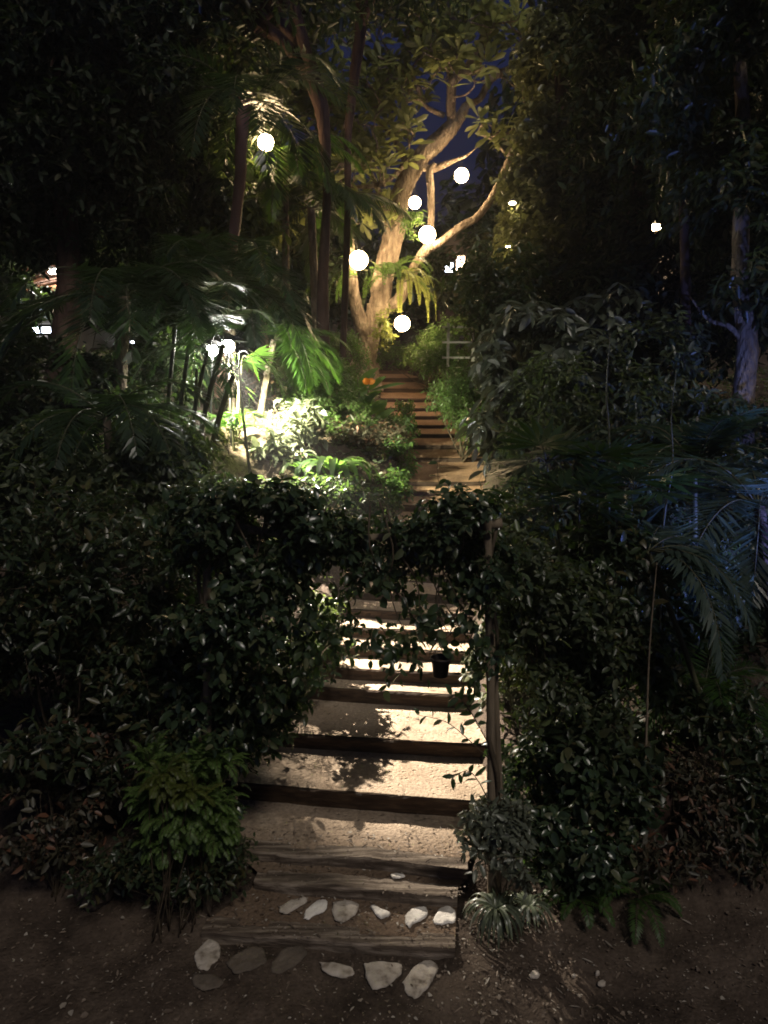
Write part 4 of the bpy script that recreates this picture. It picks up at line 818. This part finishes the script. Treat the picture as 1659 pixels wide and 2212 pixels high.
def whorls(spots, k=11, L=.36, W=.13, jit=8):
    for (x, y, dY) in spots:
        c = P(x + rng.normal(0, jit), y + rng.normal(0, jit), 16.6 + dY); ax = norm(np.array([rng.normal(0, .5), rng.normal(-.2, .5), .8]))
        a = np.cross(ax, [1, .3, 0]); a = norm(a); b = np.cross(ax, a); th = np.arange(k) * 2.4 + rng.random() * 6
        D = a * np.cos(th)[:, None] + b * np.sin(th)[:, None] + ax * rng.uniform(-.1, .7, k)[:, None]
        leaves(fb, c + norm(D) * .03 + ax * rng.uniform(-.1, .1, k)[:, None], D, ax + rng.normal(0, .25, (k, 3)), L * (1 + rng.normal(0, .15, k)), W, TOB)
        nn = np.array(NODES); dv = np.linalg.norm(nn - c, axis=1) + np.where(nn[:, 2] > c[2], .8, 0); j_ = dv.argmin(); m2_ = (nn[j_] + c) / 2 + rng.normal(0, .08, 3)
        tube(sb, [nn[j_], m2_, c - ax * .12, c], [.022, .018, .014, .012], 5, 10); NODES.extend([m2_, c])
wsp = []
for (cx_, cy_, rx_, ry_, n_) in [(780, 320, 100, 80, 44), (740, 250, 70, 60, 20), (860, 230, 70, 60, 18), (880, 110, 110, 90, 46), (800, 180, 60, 60, 14), (640, 90, 60, 100, 40), (560, 150, 60, 80, 22), (700, 120, 50, 90, 20), (950, 60, 60, 60, 22), (640, 190, 40, 30, 8), (1000, 90, 70, 90, 26), (1090, 60, 60, 50, 14),
                               (1140, 160, 28, 24, 5), (650, 250, 28, 22, 7), (560, 60, 70, 70, 18), (910, 20, 160, 30, 24), (700, 380, 60, 40, 14), (820, 440, 60, 50, 14)]:
    for _ in range(n_):
        a = rng.random() * 6.28; r_ = rng.random() ** .5; wsp.append((cx_ + rx_ * r_ * math.cos(a), cy_ + ry_ * r_ * math.sin(a), rng.uniform(-.8, .9)))
wsp += [(1055, 268, -.3), (1095, 300, -.3), (1128, 262, -.8), (1060, 300, -.2), (1040, 268, -.2), (1150, 320, -.5)]
whorls(wsp); fb.build('crown', M['tree'], e); tb.build('trunk', M['bark'], e)
# ferns on the trunk
def epi(name, label, c, n, L, leafl, droop, mat, az, nl=34, lw=.03):
    e = empty(name, c, label, 'fern', 'ferns growing on the frangipani trunk'); mb = MB(); sb = MB()
    for i in range(n):
        a = az[0] + (az[1] - az[0]) * (i + rng.random() * .5) / n
        frond(mb, sb, c, (math.cos(a), math.sin(a), rng.uniform(.2, 1.4)), L * rng.uniform(.75, 1.1), rng.uniform(*droop), leafl, lw, nl, .1, .05, .008, start=.1)
    mb.build('foliage', M[mat], e); sb.build('stem', M['cane'], e)
epi('trunk_fern', 'yellow green fern whose long fronds droop right of the lower trunk', P(868, 610, 16.1), 10, 1.35, .11, (2.4, 3.6), 'fernlime', (-1.7, .9), lw=.028, nl=50)
epi('trunk_fern', 'upright feathery fern growing behind the fork of the trunk', P(840, 600, 15.95), 14, 1.5, .14, (.8, 1.9), 'fern', (0, 6.28), lw=.035)
epi('trunk_fern', 'hanging fern left of the trunk under the largest lantern', P(770, 600, 16.1), 6, 1.0, .1, (2.4, 3.4), 'fern', (2.0, 4.4), lw=.04)
plant('trunk_plant', 'small green plant clinging below the small globe lantern', 'plant', P(895, 480, 16.3), [B(893, 478, 16.2, 16, 22, .2)], 60, 6, .15, .1, .04, 'fern', T6, stems=2, clump=.2)
plant('pale_weeds', 'pale leaves lit from above just below the lowest lantern', 'weeds', P(830, 720, 16.3), [B(826, 715, 16.2, 12, 28, .2), B(840, 690, 16.2, 14, 12, .1)], 60, 6, .15, .1, .05, 'fernlime', T6, stems=2, clump=.2)

# dark leaning trunks and left trees
tree('leaning_tree', 'dark reddish trunk leaning in from the top, left of the sky gap', onground(700, 13), [P(697, 640, 13), P(706, 420, 13), P(701, 290, 13), P(692, 225, 13), P(672, 165, 12.9), (P(640, 90, 12.8)), P(612, -10, 12.7), P(600, -90, 12.6)], [.14, .1, .07, .1, .125, .15, .16, .19, .19], [B(560, -40, 12.5, 170, 90, 1.2), B(430, 60, 12.5, 120, 90, 1.)], 1500, .15, .07, 'dark')
tree('straight_tree', 'thin dark trunk coming down in the middle of the sky gap', onground(735, 14), [P(750, 500, 14), P(752, 300, 14), P(765, 170, 14), P(779, 60, 14), P(782, -60, 14)], [.06, .06, .065, .09, .1, .1], [B(800, -60, 14, 160, 60, 1)], 500, .15, .07, 'dark', limbs=4)
palm('tall_palm', 'tall palm with a pinkish lit shaft left of the upper globe lantern', onground(470, 11.5), P(530, 215, 11.5), 15, 2.0, 'palmdark', .5, .04, (.07, .1), trunkmat='barkpink', via=[P(495, 600, 11.5), P(518, 395, 11.5), P(520, 330, 11.5), P(525, 250, 11.5)], rise=(-.2, 1.0))
palm('feather_palm', 'dark palm whose fronds spread above the twin lamps', onground(500, 10.6), P(500, 610, 10.5), 22, 1.9, 'palmdark', .5, .032, (.06, .05), rise=(-.5, 1.1), nl=50, hang=.25)
palm('feather_palm', 'palm with green lit fronds sweeping down toward the frangipani trunk', onground(560, 10.9), P(592, 735, 10.7), 11, 1.2, 'palm', .34, .024, (.05, .04), rise=(-.2, .9), nl=56, hang=.5, az=(-1.3, 1.6))
palm('feather_palm', 'palm crown left of the frangipani with vertically hanging leaflets', onground(690, 14.3), P(672, 450, 14), 16, 2.0, 'palmdark', .5, .035, (.08, .07), rise=(-.2, .9), nl=50, hang=.9)
palm('feather_palm', 'palm around the upper globe lantern with fine green leaflets', onground(620, 13.6), P(615, 330, 13.5), 14, 1.7, 'palm', .4, .03, (.07, .06), rise=(-.4, .8), nl=46, hang=.8)
palm('feather_palm', 'large near black palm at the left below the pavilion light', onground(250, 9.0), P(270, 640, 9), 20, 2.0, 'palmdark', .45, .035, (.09, .07), rise=(-.3, 1.1), nl=44)
palm('feather_palm', 'dark palm in the left middle with hanging fronds over the hedge', onground(250, 7.5), P(230, 900, 7.5), 16, 1.5, 'palmdark', .36, .03, (.05, .04), rise=(-.3, 1.1), nl=40)
tree('leafy_tree', 'near black leafy tree filling the upper left corner', onground(120, 11), [P(150, 600, 11), P(130, 300, 11), P(150, 30, 11)], [.2, .17, .13, .1],
     [B(110, 120, 11, 190, 180, 1.3), B(70, 380, 11, 130, 160, 1.2), B(280, 180, 11.5, 120, 160, 1.1), B(230, 420, 11.5, 110, 110, 1.)], 6500, .13, .06, 'darkmatte', tl=.4)
tree('leafy_tree', 'dim brown green tree between the corner tree and the tall palm', onground(380, 13), [P(400, 600, 13), P(428, 420, 13), P(427, 260, 13), P(420, 60, 13)], [.08, .06, .05, .05, .04],
     [B(400, 120, 13.5, 120, 130, 1.2), B(400, 330, 13.5, 110, 110, 1.0), B(500, 180, 14, 80, 120, 1.0), B(480, 470, 13.2, 90, 60, .8), B(330, 500, 13, 90, 80, .8)], 2600, .2, .08, 'ivy', T=TOB, tl=.4)
tree('frangipani_sapling', 'small frangipani with bare pale twigs left of the largest lantern', onground(570, 14.6), [P(570, 650, 14.5), P(560, 560, 14.5), P(570, 480, 14.5)], [.08, .07, .05, .04], [B(560, 430, 14.5, 110, 50, .6), B(480, 440, 14.5, 60, 60, .5)], 150, .34, .12, 'tree', T=TOB, k=8, tl=.2, bark='bark', limbs=12, clump=.3)
tree('leafy_tree', 'dark understorey tree behind the palms in the left middle distance', onground(330, 15), [P(330, 700, 15), P(340, 600, 15)], [.15, .12, .08],
     [B(150, 560, 15, 0.1, 0.1, .1, .001), B(330, 640, 15.5, 150, 60, 1.0), B(620, 600, 17.5, 130, 90, 1.2), B(480, 660, 16, 120, 70, 1.), B(610, 480, 18, 110, 90, 1.0), B(40, 640, 14, 40, 80, .6)], 3000, .2, .09, 'dark', tl=.4)
plant('shrub', 'dark shrub bank between the left hedge and the leaning canes', 'shrub', onground(250, 7.6), [B(330, 1010, 7.4, 110, 80, .6), B(200, 1050, 7.2, 130, 90, .6), B(60, 1040, 7.2, 130, 110, .6), B(440, 1080, 6.9, 70, 40, .4)], 1900, 7, .22, .09, .045, 'ivy', T6, clump=.7, cs=2.5)
plant('shrub', 'tall dark shrub at the left edge under the pavilion', 'shrub', onground(80, 9), [B(40, 860, 9, 110, 110, .7), B(180, 880, 9.2, 110, 90, .7), B(330, 850, 9.4, 70, 110, .6)], 1500, 7, .25, .12, .05, 'dark', T6, clump=.6, cs=2)

# far wood behind everything, one mass up to the skyline
mb = MB(); O, D = blobpts([(P(x, y, Yq), (px(rx, Yq), 2.0, px(ry, Yq)), None, rx * ry) for x, y, Yq, rx, ry in
    [(1020, 560, 27, 130, 120), (1200, 420, 27, 120, 260), (1400, 420, 27, 200, 330), (1600, 300, 27, 160, 420), (860, 640, 28, 120, 110), (660, 560, 28, 140, 160), (440, 400, 28, 150, 320), (200, 400, 28, 200, 380), (20, 300, 27, 150, 420), (520, 120, 28, 110, 200), (300, 20, 28, 260, 160), (1350, 40, 27, 160, 140)]], 9000, .2, .2, .6)
twigs(mb, None, O, D, .8, 6, .42, .22, T6, .4); tag(mb.build('far_wood', M['dark']), 'dark wood closing the view behind the garden', 'wood', None, 'stuff')

# ------------------------------------------------------------------ buildings and lamps glimpsed through the leaves
def house(name, label, x0, x1, ytop, ybot, Y, wins, wmat='plaster', depth=3.0, roof=True, rmat='tile', cat='building', eave=.5):
    a = P(x0, ytop, Y); b = P(x1, ybot, Y); cx_ = (a[0] + b[0]) / 2; w = b[0] - a[0]; z0 = gz(cx_, Y) - .3; hh = a[2] - z0
    e = empty(name, (cx_, Y, z0), label, cat); mb = MB(); box(mb, (cx_, Y + depth / 2, z0 + hh / 2), (w, depth, hh)); mb.build('wall', M[wmat], e, False)
    if roof:
        mb = MB(); o = eave; V = [[cx_ - w / 2 - o, Y - o, a[2] + .01], [cx_ + w / 2 + o, Y - o, a[2] + .01], [cx_ + w / 2 + o, Y + depth + o, a[2] + .01], [cx_ - w / 2 - o, Y + depth + o, a[2] + .01], [cx_ - w * .15, Y + depth / 2, a[2] + .9], [cx_ + w * .15, Y + depth / 2, a[2] + .9]]
        V2 = [[v[0], v[1], v[2] - .09] for v in V[:4]]
        mb.add(V + V2, [[0, 1, 5, 4], [2, 3, 4, 5], [6, 9, 8, 7], [0, 6, 7, 1], [1, 7, 8, 2], [2, 8, 9, 3], [3, 9, 6, 0]], [[1, 2, 5], [3, 0, 4]]); mb.build('roof', M[rmat], e, False)
    for (wx0, wy0, wx1, wy1, mt) in wins:
        p = P(wx0, wy0, Y - .03); q = P(wx1, wy1, Y - .03); w_ = q[0] - p[0]; h_ = p[2] - q[2]; c = (p + q) / 2
        mb = MB()
        for (cx2, cz2, sx, sz) in [(0, h_ / 2, w_ + .1, .05), (0, -h_ / 2, w_ + .1, .05), (-w_ / 2 - .025, 0, .05, h_ - .05), (w_ / 2 + .025, 0, .05, h_ - .05), (0, 0, .03, h_ - .05)]: box(mb, c + [cx2, -.012, cz2], (sx, .06, sz))
        f = mb.build('window', M['metal'], e, False); mb = MB(); box(mb, c + [0, .012, 0], (w_, .015, h_)); g = mb.build('pane', M[mt], f, False)
    return e
house('pavilion', 'pavilion with an orange lit eave at the far left', 20, 165, 622, 760, 14.5, [(66, 704, 112, 722, 'wincool')], 'plaster', 2.5, True, 'tile', 'pavilion', .3)
house('garden_house', 'garden house with a row of bright windows seen through the left palms', 168, 345, 700, 820, 17, [(182, 732, 212, 760, 'wincool'), (226, 738, 256, 762, 'wincool'), (270, 734, 292, 758, 'wincool'), (306, 742, 322, 756, 'wincool')], 'plaster', 3, True, 'tile', 'house')
house('distant_house', 'distant house with bluish lit windows behind the right limb of the tree', 948, 1050, 548, 660, 24, [(962, 566, 978, 590, 'wincool'), (986, 552, 1003, 592, 'winwarm'), (1012, 560, 1030, 584, 'wincool')], 'barkdark', 3, True, 'thatch', 'house', .2)
house('hut', 'thatched hut glimpsed in the upper right behind a bright lamp', 1375, 1450, 508, 640, 15.5, [], 'plaster', 2, True, 'thatch', 'hut', .25)
def far_lamp(x, y, r, Y, label, mat, name='wall_lamp'):
    c = P(x, y, Y); e = empty(name, c, label, 'lamp'); mb = MB(); sphere(mb, c, px(r, Y), 14, 8, (1, 1, .4)); mb.build('bulb', M[mat], e)
    mb = MB(); box(mb, c + [0, .02, px(r, Y) * .75], (px(r * 1.6, Y), px(r * 1.6, Y), .03)); mb.build('bracket', M['metal'], e, False)
M['bulbfar'] = emit('bulb_far', (1, .93, .82), 120); M['bulbsmall'] = emit('bulb_small', (1, .75, .45), 22)
far_lamp(117, 588, 11, 13.9, 'white lamp shining above the pavilion eave at the far left', 'bulbfar')
far_lamp(1415, 491, 15, 15.0, 'bright warm lamp in front of the hut in the upper right', 'bulbsmall')
far_lamp(1472, 491, 5, 14.6, 'small dim lamp right of the hut lamp', 'bulbsmall')
far_lamp(1107, 439, 7, 14, 'small lamp sparkling through leaves right of the long limb', 'bulbsmall')
far_lamp(1098, 533, 5, 14, 'tiny lamp lower right of the long limb, above the distant house', 'bulbsmall')
far_lamp(500, 299, 4, 14, 'tiny lamp just left of the pinkish palm shaft', 'bulbsmall')

# beams of the twin lamps
# blue floodlight off to the right
def spot(name, loc, tgt, power, col, size, blend=.6, rad=.05):
    l = bpy.data.lights.new(name, 'SPOT'); l.energy = power; l.color = col; l.spot_size = R(size); l.spot_blend = blend; l.shadow_soft_size = rad
    o = bpy.data.objects.new(name, l); COL.objects.link(o); o.location = loc; o.rotation_euler = (Vector(tgt) - Vector(loc)).to_track_quat('-Z', 'Y').to_euler(); return o
bl = np.array([3.9, 4.6, 2.3])
e = empty('floodlight', bl, 'blue floodlight on a short stake beyond the right edge', 'floodlight'); mb = MB(); box(mb, bl + [.12, 0, -.0], (.12, .2, .16), .3); mb.build('housing', M['metal'], e, False)
mb = MB(); tube(mb, [(bl[0] + .14, bl[1], gz(bl[0] + .14, bl[1]) - .1), (bl[0] + .14, bl[1], bl[2] - .08)], [.015, .015], 8, 6); mb.build('stake', M['metal'], e)
s1 = spot('flood_beam', bl, P(1560, 980, 6.0), 200, (.2, .29, 1), 100); s1.parent = None
spot('lamp_beam', P(494, 750, 9.6) + [.1, -.1, -.12], P(690, 860, 10.6), 700, (1, 1, .66), 80, .8, .04)
spot('lamp_beam', P(492, 748, 9.6) + [.02, -.13, -.12], (.18, 6.9, .6), 4100, (1, .87, .71), 40, .85, .03)
spot('lamp_beam', P(458, 757, 9.7) + [.1, -.1, -.1], P(600, 950, 10.2), 1700, (1, .94, .6), 80, .8, .04)
s2 = spot('flood_beam', bl + [0, .1, .05], P(1611, 800, 8.6), 13, (.22, .32, 1), 24)

# ------------------------------------------------------------------ litter
n = 2600; xx = np.concatenate([rng.uniform(-2.4, 2.8, n), rng.normal(.75, .25, 300), rng.uniform(-1, 1.2, 250)]); yy = np.concatenate([rng.uniform(3.2, 4.9, n), rng.uniform(3.4, 4.4, 300), rng.uniform(4.8, 12, 250)])
def surf(x, y):
    z = ground(x, y); xl = np.interp(y, LY, LX); xr = np.interp(y, RY, RX); sk = np.interp(y, SY, SK); ye = y + (x - (xl + xr) / 2) * sk
    k = np.clip(np.searchsorted(SY, ye) - 1, 0, len(SY) - 1); pz = SZ[k]; k2 = np.minimum(k + 1, len(SY) - 1)
    t = np.clip((ye - SY[k]) / (SY[k2] - SY[k] + 1e-6), 0, 1); pz = SZ[k] * (1 - t) + FOOT[k2] * t
    return np.where((x > xl - .02) & (x < xr + .02) & (ye > SY[0]), pz, z)
zz = surf(xx, yy); Pn = np.c_[xx, yy, zz + .006]; a = rng.random(len(xx)) * 6.28; mb = MB()
keep = ~((yy > 4.9) & (rng.random(len(yy)) < .55)) ; Pn = Pn[keep]; a = a[keep]; k = len(Pn)
leaves(mb, Pn, np.c_[np.cos(a), np.sin(a), rng.normal(.1, .15, k)], np.c_[rng.normal(0, .25, k), rng.normal(0, .25, k), np.ones(k)], rng.uniform(.01, .03, k) * (1 + 1.6 * (rng.random(k) > .9)), rng.uniform(.007, .018, k) * (1 + 1.4 * (rng.random(k) > .88)), T6)
tag(mb.build('leaf_litter', M['litter']), 'fallen dry leaves scattered over soil and steps', 'leaf litter', None, 'stuff')
n = 5200; xx = rng.uniform(-1.6, 2.6, n); yy = rng.uniform(3.3, 4.95, n); mb = MB(); tri = np.array([[0, 0, 1], [.9, 0, 0], [-.45, .8, 0], [-.45, -.8, 0]])
sz = rng.uniform(.0025, .0075, n) * (1 + 1.2 * (rng.random(n) > .95)); th = rng.random(n) * 6.28; c_, s_ = np.cos(th), np.sin(th)
zz = surf(xx, yy); V = tri[None] * sz[:, None, None]; V = np.stack([V[..., 0] * c_[:, None] - V[..., 1] * s_[:, None], V[..., 0] * s_[:, None] + V[..., 1] * c_[:, None], V[..., 2] * .7], -1) + np.c_[xx, yy, zz - .001][:, None]
off = (np.arange(n) * 4)[:, None, None]; mb.add(V.reshape(-1, 3), None, (np.array([[0, 1, 2], [0, 2, 3], [0, 3, 1]])[None] + off).reshape(-1, 3)); tag(mb.build('gravel', M['litter']), 'fine grit and crumbs of earth around the lowest steps', 'gravel', None, 'stuff')

# low ground cover on the banks
mb = MB(); n = 9000; xx = rng.uniform(-9, 8, n); yy = rng.uniform(4.8, 24, n); xl = np.interp(yy, LY, LX); xr = np.interp(yy, RY, RX)
keep = ((xx < xl - .12) | (xx > xr + .12)) & ~((np.abs(xx + 2.0) < .9) & (np.abs(yy - 9.6) < 1.0)); xx = xx[keep]; yy = yy[keep]; O = np.c_[xx, yy, ground(xx, yy)]
twigs(mb, None, O, np.tile([0, 0, 1.], (len(O), 1)) + rng.normal(0, .4, (len(O), 3)), .14, 5, .09, .035, T6, .3); tag(mb.build('ground_cover', M['ivy']), 'low leafy ground cover on the banks beside the stairs', 'ground cover', None, 'stuff')

# ------------------------------------------------------------------ thin air volume added to imitate lens bloom round the lamps
BLOOM_HAZE = 0.002
if BLOOM_HAZE:
    mb = MB(); box(mb, (0, 42, 12), (110, 104, 44)); hz = mb.build('bloom_haze', None, None, False); hz['kind'] = 'stuff'
    hm = bpy.data.materials.new('bloom_air'); hm.use_nodes = True; nt = hm.node_tree; nt.nodes.remove(nt.nodes['Principled BSDF'])
    pv = nt.nodes.new('ShaderNodeVolumePrincipled'); pv.inputs['Color'].default_value = (.85, .87, .9, 1); pv.inputs['Density'].default_value = BLOOM_HAZE; pv.inputs['Anisotropy'].default_value = .55
    nt.links.new(pv.outputs[0], nt.nodes['Material Output'].inputs['Volume']); hz.data.materials.append(hm)

# ------------------------------------------------------------------ sky, fill light, render settings
w = bpy.data.worlds.new('World'); S.world = w; w.use_nodes = True; nt = w.node_tree; bg = nt.nodes['Background']
sk = nt.nodes.new('ShaderNodeTexSky'); sk.sky_type = 'NISHITA'; sk.sun_disc = False; sk.sun_elevation = R(-2.0); sk.sun_rotation = R(180)
mx = nt.nodes.new('ShaderNodeMixRGB'); mx.blend_type = 'MULTIPLY'; mx.inputs[0].default_value = 1; mx.inputs[2].default_value = (.10, .17, .62, 1)
nt.links.new(sk.outputs[0], mx.inputs[1]); nt.links.new(mx.outputs[0], bg.inputs[0]); bg.inputs[1].default_value = .15
sl = bpy.data.lights.new('house_fill', 'SUN'); sl.energy = .4; sl.angle = R(12); sl.color = (1, .91, .8); so = bpy.data.objects.new('house_fill', sl); COL.objects.link(so)  # warm fill added for unseen house lights behind the camera
so.rotation_euler = (R(38), 0, R(24))
S.view_settings.view_transform = 'Standard'; S.view_settings.look = 'None'; S.view_settings.gamma = 1; S.view_settings.exposure = 1.3
S.render.engine = 'CYCLES'; cy = S.cycles; cy.use_denoising = True; cy.max_bounces = 5; cy.diffuse_bounces = 3; cy.glossy_bounces = 2; cy.transmission_bounces = 3; cy.sample_clamp_indirect = 4; cy.sample_clamp_direct = 40
cy.filter_width = 1.8
